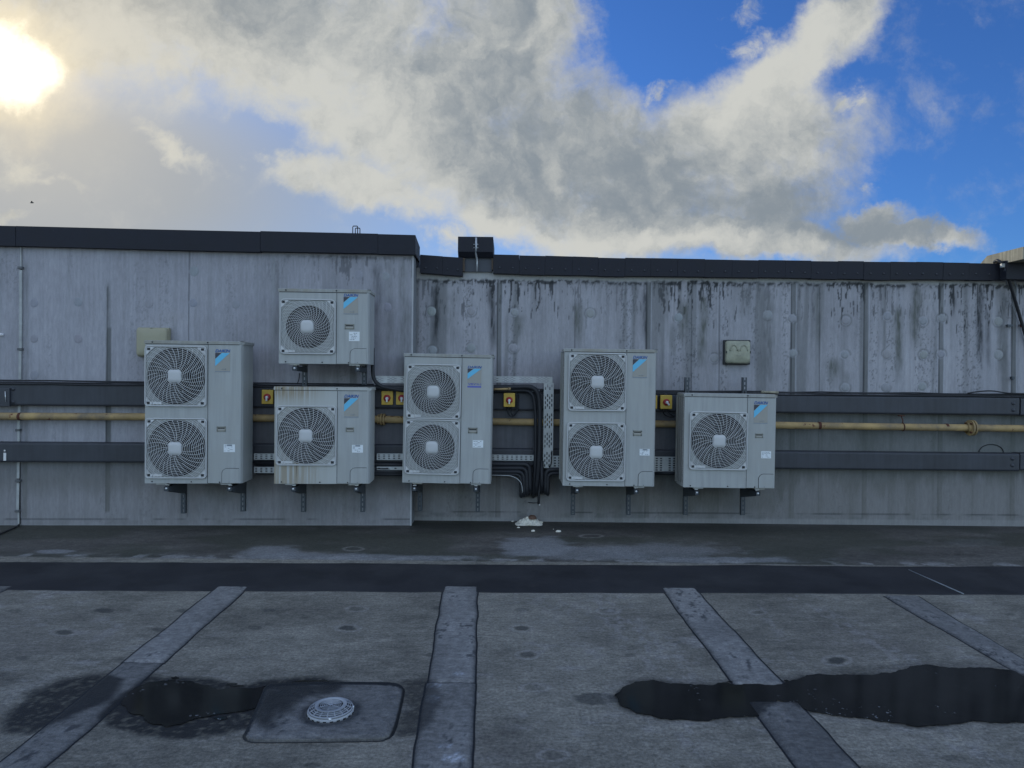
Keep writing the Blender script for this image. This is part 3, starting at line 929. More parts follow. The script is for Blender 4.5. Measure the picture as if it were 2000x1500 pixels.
def make_strip(i, ya, yb, label, seed, light, wob=.012):
    x0, x1, _ = SX[i]
    nx_, ny_ = 22, max(12, int((yb - ya) / .016))
    wd = x1 - x0
    xs = np.concatenate([[-.010 / wd, -.002 / wd], np.linspace(0.002 / wd, 1 - .002 / wd, nx_), [1 + .002 / wd, 1 + .010 / wd]]); ys = np.concatenate([[ya - .012, ya - .001], np.linspace(ya + .002, yb, ny_)])
    U, Yg = np.meshgrid(xs, ys)
    m0, m1 = SM[i]; yt_ = SX[i][2]
    e0 = x0 + m0 * (Yg - yt_) + wob * (fbm(Yg * 3, Yg * 0 + 1, seed, 3) - .5) * 2
    e1 = x1 + m1 * (Yg - yt_) + wob * (fbm(Yg * 3, Yg * 0 + 9, seed, 3) - .5) * 2
    Xg = e0 + U * (e1 - e0)
    Zg = .009 * np.clip(np.minimum(np.minimum(U, 1 - U) * 14, np.minimum(Yg - ya, yb - Yg) * 60 + .02), 0, 1) + .003 * (fbm(Xg * 9, Yg * 6, seed + 2, 3) - .5) + .0012
    ppx, ppy = project(Xg, Yg, Zg)
    t_ = strip_tone(Xg, Yg, ppx, ppy, seed, light)
    ed = np.minimum(U, 1 - U) * (x1 - x0)
    t_ = lerp(t_, (.035, .037, .04), np.exp(-(ed / .012) ** 2) * .7)
    wet_ = np.ones(Xg.shape)
    for (x, y, a, c_) in PRINTS:
        d_ = np.hypot((ppx - x) / a, (ppy - y) / c_)
        tread = sst(.0, .5, np.sin(ppx * .9 + np.sin(ppy * 1.6) * 1.2) * np.sin(ppy * 2.0))
        t_ = lerp(t_, (.42, .45, .50), (1 - sst(.7, 1.0, d_)) * (.25 + .75 * tread) * .55)
    for pts, kk in ((DAMP_L, .93), (DAMP_LL, .94), (PUD_R, .9), ([(790, 1330), (855, 1325), (862, 1370), (850, 1410), (815, 1432), (775, 1440)], .7)):
        d_ = dpoly(ppx, ppy, pts) + 20 * (fbm(Xg * 9, Yg * 9, seed + 9, 4) - .5)
        e = sst(-10, 12, d_) * kk
        t_ = lerp(t_, (.014, .0135, .012), e); wet_ = np.minimum(wet_, 1 - .25 * e)
    t_[:, :2] = t_[:, -2:] = (.009, .010, .012); t_[:2, :] = (.012, .013, .015)
    me_ = grid_mesh('cover_strip', xs, ys, lambda A, B: (Xg, Yg, Zg), t_, wet_)
    o = link('cover_strip', me_, M['strip'])
    tag(o, label, 'roof strip', 'felt cover strips across the roof')
    return o


Gy = lambda x, y: ground_at(x, y).y
make_strip(0, Gy(285, 1295), SX[0][2], 'pale rough strip running from the black gutter band towards the left puddle', 301, 1.18)
make_strip(0, 2.0, Gy(285, 1296), 'darker smooth strip crossing the wet patch at the lower left corner', 311, .78)
make_strip(1, Gy(880, 1334), SX[1][2], 'pale bluish strip leading straight to the gutter behind the drain', 321, 1.15)
make_strip(1, 2.0, Gy(880, 1335), 'darker strip with white shoe prints just right of the drain', 331, .95)
make_strip(2, Gy(1470, 1338), SX[2][2], 'pitted pale strip that ends at the far edge of the right puddle', 341, 1.15)
make_strip(2, 2.0, Gy(1520, 1372), 'dark strip emerging from the near edge of the right puddle', 351, .72)
make_strip(3, 2.6, SX[3][2], 'narrow strip at the far right, running into the puddle by the frame edge', 361, .95)
make_strip(4, 2.6, SX[4][2], 'short end of a strip at the far left edge beside the gutter', 371, .8)


def puddle(pts, label, z, seed):
    """outline walked with ragged fractal detail, as a flat sheet of water"""
    rng = random.Random(seed)
    P_ = [ground_at(*p).xy for p in pts]
    for it in range(5):
        o_ = []
        for i in range(len(P_)):
            a, c_ = P_[i], P_[(i + 1) % len(P_)]
            d_ = c_ - a
            m_ = (a + c_) / 2 + Vector((-d_.y, d_.x)) * rng.uniform(-.13, .13)
            o_ += [a, m_]
        P_ = o_
    bm = bmesh.new()
    vs_ = [bm.verts.new((p.x, p.y, z)) for p in P_]
    es = [bm.edges.new((vs_[i], vs_[(i + 1) % len(vs_)])) for i in range(len(vs_))]
    bmesh.ops.triangle_fill(bm, use_beauty=True, edges=es, normal=(0, 0, 1))
    for _ in range(9):
        i = rng.randrange(len(P_)); c0 = P_[i]
        nrm_ = (P_[(i + 3) % len(P_)] - P_[i - 3]); nrm_ = Vector((nrm_.y, -nrm_.x)).normalized() * rng.choice((-1, 1))
        c0 = c0 + nrm_ * rng.uniform(.01, .05)
        if c0.y > SX[0][2]: continue
        ra, rb_ = rng.uniform(.01, .045), rng.uniform(.006, .018)
        vv = [bm.verts.new((c0.x + ra * rng.uniform(.7, 1.3) * math.cos(a), c0.y + rb_ * rng.uniform(.6, 1.4) * math.sin(a), z - .0012)) for a in np.linspace(0, 2 * math.pi, 14, endpoint=False)]
        bm.faces.new(vv)
    me_ = bpy.data.meshes.new('puddle'); bm.to_mesh(me_); bm.free()
    o = link('puddle', me_, M['water'])
    tag(o, label, None, None, 'structure')


puddle(PUD_R, 'long dark puddle spreading to the right edge', .0040, 3)
puddle(PUD_L, 'small dark puddle left of the drain', .0040, 5)

# ------------------------------------------------------------------ drain pad and dome grating
pp = [(527, 1340), (560, 1337.5), (660, 1336), (760, 1337), (778, 1339.5), (789, 1346), (788, 1358), (780, 1395), (772, 1425), (764, 1440), (745, 1448.5), (640, 1450), (540, 1451), (495, 1451), (480, 1447), (475, 1439), (482, 1428), (508, 1366), (515, 1347)]
pw = [ground_at(x, y) for x, y in pp]
cxp = sum((p for p in pw), Vector()) / len(pw)
pw = fillet(pw + [pw[0]], .03, 3)[:-1]
b = MB()
n = len(pw)
lv = [(1.016, .0012), (1.004, .003), (.992, .014), (.90, .020), (.72, .019), (.5, .016), (.3, .012), (.15, .010)]
for s_, z_ in lv:
    b.v += [tuple(cxp.lerp(Vector((p.x, p.y, 0)), s_) + Vector((0, 0, z_))) for p in pw]
b.v.append((cxp.x, cxp.y, .010))
for i in range(len(lv) - 1):
    for k_ in range(n):
        k2 = (k_ + 1) % n
        b.f.append((i * n + k_, i * n + k2, (i + 1) * n + k2, (i + 1) * n + k_)); b.mi.append(0); b.sm.append(True)
for k_ in range(n):
    b.f.append(((len(lv) - 1) * n + k_, (len(lv) - 1) * n + (k_ + 1) % n, len(b.v) - 1)); b.mi.append(0); b.sm.append(True)
me = b.mesh('drain_pad')
bm = bmesh.new(); bm.from_mesh(me)
bmesh.ops.subdivide_edges(bm, edges=bm.edges[:], cuts=3, use_grid_fill=True)
bm.to_mesh(me); bm.free()
co = np.zeros(len(me.vertices) * 3, np.float32); me.vertices.foreach_get('co', co); co = co.reshape(-1, 3)
X, Y = co[:, 0], co[:, 1]
ppx, ppy = project(X, Y, co[:, 2])
t_ = strip_tone(X, Y, ppx, ppy, 401, .80)
dn = ground_at(646, 1396)
dd = np.hypot(X - dn.x, Y - dn.y)
t_ = lerp(t_, (.018, .020, .022), np.exp(-((dd - .125) / .022) ** 2) * .8)
wm = dpoly(ppx, ppy, [(475, 1400), (520, 1330), (690, 1330), (660, 1352), (590, 1365), (560, 1395), (520, 1425)]) + 30 * (fbm(X * 12, Y * 12, 405, 4) - .5)
e = sst(-14, 14, wm)
e = e * np.clip(.45 + 1.3 * fbm(X * 30, Y * 30, 409, 3), 0, 1)
t_ = lerp(t_, (.014, .0135, .012), e * .92)
ring_ = np.zeros(len(X)); ring_ = 1 - sst(3.5, 6.0, dpoly(ppx, ppy, pp))
t_ = lerp(t_, (.009, .010, .011), ring_)
t_ = lerp(t_, (.02, .022, .025), sst(1438, 1446, ppy + 4 * (fbm(X * 8, Y * 8, 407, 3) - .5)) * .5)
at = me.attributes.new('tone', 'FLOAT_COLOR', 'POINT')
at.data.foreach_set('color', np.concatenate([t_, (1 - .25 * e)[:, None]], -1).astype(np.float32).ravel())
pad = link('drain_pad', me, M['drain_pad'])
tag(pad, 'raised square felt pad with rounded corners under the round drain grating', 'drain pad')

dr = empty('roof_drain', (dn.x, dn.y, .010))
tag(dr, 'round pale metal dome drain grating on the square felt pad by the left puddle', 'drain')
RD = .108
b = MB()
b.lathe([(RD * .97, .0), (RD, .004), (RD, .014), (RD * .96, .018), (RD * .90, .018)], 'z', 48)
b.obj('rim', M['drain'], dr)
b = MB()
prof = lambda r: .018 + .028 * math.sqrt(max(0, 1 - (r / (RD * .98)) ** 2)) if r > .0745 else .018 + .028 * math.sqrt(1 - (.0745 / (RD * .98)) ** 2) + .002
for (r0, r1) in ((.103, .0985), (.0925, .0895), (.0835, .0808), (.0745, .056)):
    b.lathe([(r0, prof(r0)), (r1, prof(r1)), (r1, prof(r1) - .006), (r0, prof(r0) - .006), (r0, prof(r0))], 'z', 48)
for k_ in range(17):
    a = 2 * math.pi * k_ / 17
    b.tube([(r * math.cos(a), r * math.sin(a), prof(r) - .003) for r in (.102, .094, .086, .08, .074)], .0030, 5)
zt = prof(.05)
for r in (.0490, .0400, .0310, .0220):
    b.lathe([(r, zt), (r - .0035, zt), (r - .0035, zt - .005), (r, zt - .005), (r, zt)], 'z', 40)
for k_ in range(6):
    a = 2 * math.pi * k_ / 6 + math.pi / 2
    b.tube([(.010 * math.cos(a), .010 * math.sin(a), zt - .002), (.054 * math.cos(a), .054 * math.sin(a), zt - .002)], .0026, 5)
b.lathe([(.012, zt), (.001, zt + .001)], 'z', 16)
b.obj('dome_grating', M['drain'], dr)
b = MB()
b.lathe([(RD * .90, .003), (.001, .003)], 'z', 32)
b.obj('dark_throat', M['dark'], dr)
for k_ in range(22):
    a = 2 * math.pi * (k_ + .5) / 22
    b = MB(); b.lathe([(.0065, -.001), (.0065, .001)], 'z', 4)
    b = MB(); b.box(-.0075, .0075, -.0012, .0012, -.003, .0065)
    o = b.obj('rim_slot', M['dark'], dr); o.location = (RD * math.cos(a), RD * math.sin(a), .004); o.rotation_euler = (0, 0, a + math.pi / 2)
for k_ in (-1.35, 1.8, .2):
    b = MB(); b.lathe([(.007, .0), (.007, .005), (.001, .007)], 'z', 10, (RD * .94 * math.cos(k_), RD * .94 * math.sin(k_), .018))
    b.obj('screw', M['bolt'], dr)

# ------------------------------------------------------------------ copings
def wall_frame(side):
    if side == 'L':
        return Matrix.Translation((LX0, LY0, 0)) @ Matrix.Rotation(LYAW, 4, 'Z')
    return Matrix.Translation((0, YR, 0))


def coping(side, knots, step, parent, overhang, depth, seed, gap=.002):
    """knots: photo points (x, ytop, ybottom) of the fascia; panels follow them"""
    rng = random.Random(seed)
    Mi = wall_frame(side).inverted()
    fn = left_at if side == 'L' else right_at
    kn = []
    for (x, yt, yb) in knots:
        a, c_ = Mi @ fn(x, yt, overhang), Mi @ fn(x, yb, overhang)
        kn.append((a.x, a.z, c_.z))
    kx = [k_[0] for k_ in kn]
    b_ = MB(); scr = []
    x = kx[0]
    while x < kx[-1] - 1e-4:
        x2 = min(kx[-1], x + step * rng.uniform(.97, 1.03))
        if kx[-1] - x2 < step * .3: x2 = kx[-1]
        zt0, zt1 = np.interp(x, kx, [k_[1] for k_ in kn]), np.interp(x2, kx, [k_[1] for k_ in kn])
        zb0, zb1 = np.interp(x, kx, [k_[2] for k_ in kn]), np.interp(x2, kx, [k_[2] for k_ in kn])
        dz, dy = rng.uniform(-.004, .004), rng.uniform(-.003, .003)
        y0, y1 = -overhang + dy, depth
        t_ = .012
        for (xa, xb) in ((x, x2 - gap),):
            v_ = [(xa, y0, zt0 + dz), (xb, y0, zt1 + dz), (xb, y0 + .006, zb1 + dz), (xa, y0 + .006, zb0 + dz),
                  (xa, y1, zt0 + dz - .03), (xb, y1, zt1 + dz - .03), (xb, y0 + .05, zb1 + dz), (xa, y0 + .05, zb0 + dz), (xa, y1, zb0), (xb, y1, zb1)]
            b_.add(v_, [(0, 1, 2, 3), (0, 4, 5, 1), (3, 2, 6, 7), (0, 3, 7, 8, 4), (1, 5, 9, 6, 2), (7, 6, 9, 8), (4, 8, 9, 5)])
        if step < .5:
            for f_ in (.25, .75):
                xs_ = x + f_ * (x2 - x); zs_ = np.interp(xs_, kx, [k_[2] for k_ in kn]) + .062 + rng.uniform(-.004, .004)
                scr.append((xs_, y0 + .004, zs_))
        x = x2
    o = link('coping', b_.mesh('coping'), M['coping'], parent)
    o.matrix_world = wall_frame(side)
    if scr:
        sc_ = MB(); sc_.lathe([(.011, -.002), (.010, -.006), (.001, -.008)], 'y', 10)
        sm_ = sc_.mesh('coping_screw'); sm_.materials.append(M['beam'])
        for p_ in scr:
            s_ = bpy.data.objects.new('coping_screw', sm_); COL.objects.link(s_); s_.parent = o; s_.location = p_
    return o


coping('L', [(-1200, 412, 448), (0, 440, 478.5), (200, 445, 484), (400, 450, 489), (600, 453.5, 493), (812, 459, 497)], 1.22, wl, .075, .45, 1, .003)
coping('R', [(820.5, 498, 533), (862, 501, 536), (904, 503.5, 539)], .24, wr, .09, .40, 2)
coping('R', [(963.5, 497, 533.5), (1060, 499, 536), (1200, 503.5, 539), (1500, 508.5, 542), (1720, 511, 546), (1962, 514.5, 546.5), (3400, 530, 562)], .29, wr, .085, .40, 3)
for o in (wl, wr):
    o.matrix_world = Matrix.Identity(4)

# raised hood over the gap in the right coping
Mw = wall_frame('R')
hd = empty('roof_hood', right_at(930, 531, .0))
tag(hd, 'raised dark box hood with a bent metal strap above the right wall', 'roof hood')
hp = hd.matrix_world.inverted()
H = lambda x, y, off: hp @ right_at(x, y, off)
a, c_ = H(894.5, 462, .12), H(963, 492, .12)
d_ = H(900, 503, .06)
b = MB()
b.prism([(a.y, a.z), (a.y, c_.z), (d_.y, d_.z), (.42, d_.z), (.42, a.z - .03)], 'x', a.x, c_.x)
b.obj('hood_box', M['coping'], hd)
b = MB(); e1, e2 = H(906, 499, .03), H(961, 531, .03)
b.box(e1.x, e2.x, e1.y, e1.y + .03, e2.z, d_.z)
b.obj('back_board', M['dark_board'], hd)
b = MB()
b.box(e1.x - .018, e1.x + .012, e1.y - .03, .1, e2.z, d_.z - .005); b.obj('timber_edge', M['coping_edge'], hd); b = MB(); b.box(e2.x - .005, e2.x + .012, e1.y - .025, .1, e2.z + .02, d_.z - .005)
b.obj('timber_edge', M['coping_edge'], hd)
b = MB()
pts = [H(930, 464, .135), H(930, 486, .135), H(929, 494, .10), H(932, 508, .062), H(931.5, 530, .062)]
b.tube(fillet(pts, .03), .011, 8)
b.obj('metal_strap', M['hood_pipe'], hd)
for (x, y) in ((926, 477.5), (933, 477.5), (926, 484), (933, 484)):
    b = MB(); p = H(x, y, .123); b.lathe([(.006, 0), (.006, -.006), (.001, -.008)], 'y', 10, tuple(p)); b.obj('bolt', M['bolt'], hd)

# wire hoops on the left coping
for (x0, x1, yt, lab, off) in ((689, 698.5, 441.5, 'taller thin wire hoop standing on the left roof edge', -.18), (694, 703, 445.5, 'lower thin wire hoop overlapping the taller one on the left roof edge', -.12)):
    p0, p1, p2, p3 = left_at(x0, 458, off), left_at(x0, yt, off), left_at(x1, yt, off), left_at(x1, 458, off)
    p0.z -= .05; p3.z -= .05
    b = MB(); b.tube(fillet([p0, p1, p2, p3], .012, 3), .0055, 6)
    tag(b.obj('wire_hoop', M['cable']), lab, 'hoop', 'wire hoops on the roof edge')

# sunlit concrete coping block and fascia at the far right
Yn, Yf = 7.18, 7.72
A1, A2, A3 = at_y(1998, 482, Yn), at_y(1998, 506, Yn), at_y(1941, 497, Yf)
cb = empty('coping_block', (A1.x, Yn, A2.z))
tag(cb, 'sunlit beige concrete coping block with a sloped end at the far right roof edge', 'coping block')
h0 = A1.z - A2.z
b = MB()
L_ = Yf - Yn
b.add([(0, 0, 0), (0, 0, h0), (0, L_, h0), (0, L_ + .16, h0 - .10), (0, L_ + .16, -.01), (0, L_ * .55, 0),
       (4, 0, 0), (4, 0, h0), (4, L_, h0), (4, L_ + .16, h0 - .10), (4, L_ + .16, -.01), (4, L_ * .55, 0)],
      [(0, 1, 2, 3, 4, 5), (6, 11, 10, 9, 8, 7), (0, 6, 7, 1), (1, 7, 8, 2), (2, 8, 9, 3), (3, 9, 10, 4), (4, 10, 11, 5), (5, 11, 6, 0)])
b.obj('concrete_cap', M['beige'], cb)
f0 = at_y(1966, 514, 7.40); f1 = at_y(1966, 545, 7.40)
b = MB(); b.box(f0.x - A1.x, 4, 7.40 - Yn, 7.50 - Yn, f1.z - A2.z, f0.z - A2.z + .03)
b.obj('dark_fascia', M['coping'], cb)

# downlead with bracket at the right edge
dl = empty('downlead', right_at(1968, 530, .12))
tag(dl, 'black downlead hose with a pulley bracket hanging at the top right of the wall', 'downlead')
hp2 = dl.matrix_world.inverted()
K = lambda x, y, off=.14: hp2 @ right_at(x, y, off)
b = MB(); b.tube(fillet([K(1942, 512, .02), K(1948, 508, .12), K(1956, 513, .16), K(1968, 536, .16), K(1976, 565, .12), K(1988, 605, .06), K(2003, 655, .04), K(2030, 740, .04)], .1), .017, 8)
b.obj('hose', M['cable'], dl)
for pts, r_ in (([K(1957, 515, .15), K(1967, 556, .10)], .007), ([K(1973, 514, .15), K(1985, 562, .1)], .005), ([K(1976, 590, .02), K(1992, 640, .02), K(2010, 700, .02)], .003)):
    b = MB(); b.tube(pts, r_, 6); b.obj('steel_rod', M['cable_grey'], dl)
b = MB(); b.lathe([(.032, .02), (.038, .012), (.038, -.012), (.032, -.02), (.001, -.02)], 'y', 20, tuple(K(1968, 527, .17)))
b.obj('pulley', M['beam'], dl)
b = MB(); p = K(1959, 517, .17); b.box(p.x - .02, p.x + .02, p.y - .01, p.y + .02, p.z - .03, p.z + .012, .004)
b.obj('bracket', M['galv'], dl)
for (x, y, w_, h_, m_, lab) in ((1969, 636, .055, .022, 'strut', 'small dark fixing lug at upper right of the wall'), (1993, 636, .045, .024, 'rust', 'rusty fixing lug at the right edge beside the hose'), (1975, 738, .03, .03, 'strut', 'small dark lug above the cables near the right edge')):
    p = right_at(x, y, 0)
    b = MB(); b.box(p.x - w_ / 2, p.x + w_ / 2, p.y - .035, p.y, p.z - h_ / 2, p.z + h_ / 2, .004); b.box(p.x - w_ * .7, p.x - w_ * .1, p.y - .05, p.y - .035, p.z - h_ * .9, p.z - h_ * .4)
    tag(b.obj('fixing_lug', M[m_]), lab, 'fixing lug', 'fixing lugs on the wall')

# ------------------------------------------------------------------ steel channel beams on the wall
def beam(side, x0, x1, y0t, y0b, y1t, y1b, off, label, bolts=(), plate=None):
    fn = left_at if side == 'L' else right_at
    fr = wall_frame(side); Mi = fr.inverted()
    a, a2, c_, c2 = [Mi @ fn(x, y, off) for x, y in ((x0, y0t), (x0, y0b), (x1, y1t), (x1, y1b))]
    zt, zb = (a.z + c_.z) / 2, (a2.z + c2.z) / 2
    e = empty('steel_beam', fr @ Vector((a.x, -.002, zb)), LYAW if side == 'L' else 0)
    tag(e, label, 'steel beam', 'steel beams along the wall')
    L_ = c_.x - a.x; h = zt - zb
    b_ = MB()
    rb = .022
    arc_t = [(-off + rb - rb * math.sin(R(a)), h - rb + rb * math.cos(R(a))) for a in (0, 18, 36, 54, 72, 90)]
    arc_b = [(-off + rb - rb * math.cos(R(a)), rb - rb * math.sin(R(a))) for a in (0, 18, 36, 54, 72, 90)]
    b_.prism([(0, h)] + arc_t + arc_b + [(0, 0)], 'x', 0, L_)
    b_.obj('channel', M['beam'], e)
    for (x, y) in bolts:
        p = Mi @ fn(x, y, off)
        b2 = MB(); b2.lathe([(.020, .012), (.020, .0), (.017, -.008), (.001, -.010)], 'y', 12, (p.x - a.x, -off, p.z - zb))
        b2.obj('bolt', M['beam'], e)
    return e


beam('L', -900, 806, 738, 780, 757, 803, .11, 'upper steel channel beam behind the left units, below the cables', [(26, 760), (26, 785)])
beam('L', -900, 806, 855, 893, 872, 912, .11, 'lower steel channel beam on the left wall, near the bottom of the units')
beam('R', 818, 1991, 763, 800, 777, 811, .12, 'upper steel channel beam on the right wall above the yellow pipe', [(1979, 788), (1979, 801)])
beam('R', 818, 1991, 875, 911, 885, 919, .12, 'lower steel channel beam on the right wall below the yellow pipe', [(1977, 896), (1977, 909)])
beam('R', 1994, 3400, 777, 812, 791, 826, .12, 'short end of the next upper beam at the right frame edge')
beam('R', 1993, 3400, 885, 919, 899, 933, .12, 'short end of the next lower beam at the right frame edge')


def plate_(side, x0, x1, yt, yb, off, label):
    fn = left_at if side == 'L' else right_at
    fr = wall_frame(side); Mi = fr.inverted()
    a, c_ = Mi @ fn(x0, yt, off), Mi @ fn(x1, yb, off)
    e = empty('backing_plate', fr @ Vector((a.x, -.001, c_.z)), LYAW if side == 'L' else 0)
    b_ = MB(); b_.box(0, c_.x - a.x, -off, 0, 0, a.z - c_.z)
    b_.obj('sheet', M['plate'], e)  # flat dark sheet spanning both beams
    b_ = MB(); b_.box(0, c_.x - a.x, -off - .006, -off, .26, .268); b_.obj('fold_line', M['beam'], e)
    tag(e, label, 'backing plate', 'dark backing plates behind the units')


plate_('L', 476, 806, 752, 926, .06, 'dark flat sheet on the left wall behind the two stacked units')
plate_('R', 818, 1336, 757, 928, .06, 'dark flat sheet on the right wall behind the middle units')

# ------------------------------------------------------------------ wall mounted condensing units
def pin_hole(b, x0, x1, z0, z1, cx, cz, r, y, n=64, mi=0):
    """rectangle with a round hole"""
    vs, fs = [], []
    for k_ in range(n):
        a = 2 * math.pi * k_ / n
        c_, s_ = math.cos(a), math.sin(a)
        tx = ((x1 - cx) / c_) if c_ > 1e-9 else ((x0 - cx) / c_ if c_ < -1e-9 else 1e9)
        tz = ((z1 - cz) / s_) if s_ > 1e-9 else ((z0 - cz) / s_ if s_ < -1e-9 else 1e9)
        t_ = min(tx, tz)
        vs += [(cx + r * c_, y, cz + r * s_), (cx + t_ * c_, y, cz + t_ * s_)]
    cor = []
    for (x, z) in ((x1, z1), (x0, z1), (x0, z0), (x1, z0)):
        cor.append((math.atan2(z - cz, x - cx) % (2 * math.pi), len(vs))); vs.append((x, y, z))
    for k_ in range(n):
        k2 = (k_ + 1) % n
        a0, a1 = 2 * math.pi * k_ / n, 2 * math.pi * (k_ + 1) / n
        mid = [i for a, i in cor if a0 < a < a1]
        fs.append((2 * k_, 2 * k_ + 1, *mid, 2 * k2 + 1, 2 * k2))
    b.add(vs, fs, mi)


GUARD = {}


def guard_meshes(style, S):
    """fan guard of side S: frame and wire grille; and hub cap"""
    key = (style, round(S, 3))
    if key in GUARD: return GUARD[key]
    h = S / 2
    fr = MB()
    o = rrect(-h, h, -h, h, .030 if style == 'A' else .042, 6)
    fr.tube([(x, -.016, z) for x, z in o], .0060, 8, closed=True)
    fr.tube([(x * .988, -.008, z * .988) for x, z in o], .0055, 6, closed=True)
    frame = fr.mesh('guard_frame')
    b_ = MB()
    def clipr(a):
        m_ = h - .010
        rr = m_ / max(abs(math.cos(a)), abs(math.sin(a)))
        return rr
    hub = .066
    bul = lambda r: -.020 - .022 * (1 - min(1, r / (h * 1.05)) ** 2)
    if style == 'A':
        rings = [hub + .010 + i * ((h * 1.12 - hub) / 15.5) for i in range(17)]
        wr_, ns, tw = .0023, 34, .42
    else:
        rings = [hub + .014 + i * ((h * .90 - hub) / 11) for i in range(12)] + [h * 1.0, h * 1.07, h * 1.14]
        wr_, ns, tw = .0019, 34, .80
    for r in rings:
        if r < h - .012:
            b_.tube([(r * math.cos(a), bul(r), r * math.sin(a)) for a in np.linspace(0, 2 * math.pi, 72, endpoint=False)], wr_, 4, closed=True)
        else:
            ph = math.acos(min(1, (h - .012) / r))
            for q4 in range(4):
                a0, a1 = q4 * math.pi / 2 + ph, (q4 + 1) * math.pi / 2 - ph
                if a1 - a0 > .05:
                    b_.tube([(r * math.cos(a), bul(r), r * math.sin(a)) for a in np.linspace(a0, a1, 14)], wr_, 4)
    for k_ in range(ns):
        a0 = 2 * math.pi * k_ / ns
        inner = hub if (style != 'A' or k_ % 3) else hub + (h - hub) * .42
        pts = []
        for i in range(13):
            r = inner + (h * 1.32 - inner) * i / 12
            tt = (r - hub) / (h - hub)
            a = a0 + tw * tt ** .9
            if r > clipr(a): break
            pts.append((r * math.cos(a), bul(r) - .003, r * math.sin(a)))
        if len(pts) > 1:
            b_.tube(pts, wr_ * (1.0 if style == 'A' else 1.2), 4)
    # corner gussets
    for sx_ in (-1, 1):
        for sz_ in (-1, 1):
            c0 = h * .97
            b_.prism([(sx_ * c0, sz_ * c0), (sx_ * c0, sz_ * (c0 - .075)), (sx_ * (c0 - .075), sz_ * c0)], 'y', -.016, -.010)
    # tag plate at the lower left corner
    b_.box(-h * .84, -h * .45, -.020, -.014, -h * .95, -h * .86)
    grille = b_.mesh('guard_wires')
    hb = MB()
    oo = rrect(-hub, hub, -hub, hub, .034 if style == 'A' else .046, 6)
    n_ = len(oo)
    for s_, y_ in ((.98, -.026), (1.0, -.036), (.90, -.047), (.45, -.050)):
        hb.v += [(x * s_, y_, z * s_) for x, z in oo]
    for i in range(3):
        for k_ in range(n_):
            k2 = (k_ + 1) % n_
            hb.f.append((i * n_ + k_, i * n_ + k2, (i + 1) * n_ + k2, (i + 1) * n_ + k_)); hb.mi.append(0); hb.sm.append(True)
    hb.f.append(tuple(range(3 * n_, 4 * n_))); hb.mi.append(0); hb.sm.append(True)
    hubm = hb.mesh('hub_cap')
    cl_ = MB()
    for sx_ in (-1, 1):
        for sz_ in (-1, 1):
            x, z = sx_ * h * .885, sz_ * h * .905
            if (sx_, sz_) == (-1, -1): cl_.box(-.014, .014, -.022, -.012, -.012, .012, .003)
    clip = cl_.mesh('guard_clip')
    frame.materials.append(M['hub']); grille.materials.append(M['guard']); hubm.materials.append(M['hub']); clip.materials.append(M['gap'])
    GUARD[key] = (frame, grille, hubm, clip)
    return GUARD[key]


def share(name, me, parent, loc=(0, 0, 0)):
    o = bpy.data.objects.new(name, me); COL.objects.link(o); o.parent = parent; o.location = loc
    return o


FANM = {}


def fan_mesh(r):
    if r in FANM: return FANM[r]
    b_ = MB()
    b_.lathe([(.055, .03), (.055, -.02), (.04, -.03), (.001, -.03)], 'y', 20)
    for k_ in range(3):
        a0 = 2 * math.pi * k_ / 3 + .4
        vs, fs = [], []
        for i in range(7):
            rr = .045 + (r * .94 - .045) * i / 6
            for j in range(5):
                a = a0 + (j / 4 - .5) * (1.25 + .25 * i / 6) - .5 * i / 6
                vs.append((rr * math.cos(a), .05 - .075 * j / 4, rr * math.sin(a)))
        for i in range(6):
            for j in range(4):
                fs.append((i * 5 + j, i * 5 + j + 1, i * 5 + 6 + j, i * 5 + 5 + j))
        b_.add(vs, fs, 0, True)
    FANM[r] = b_.mesh('fan'); FANM[r].materials.append(M['blade'])
    return FANM[r]


UNITS = {}


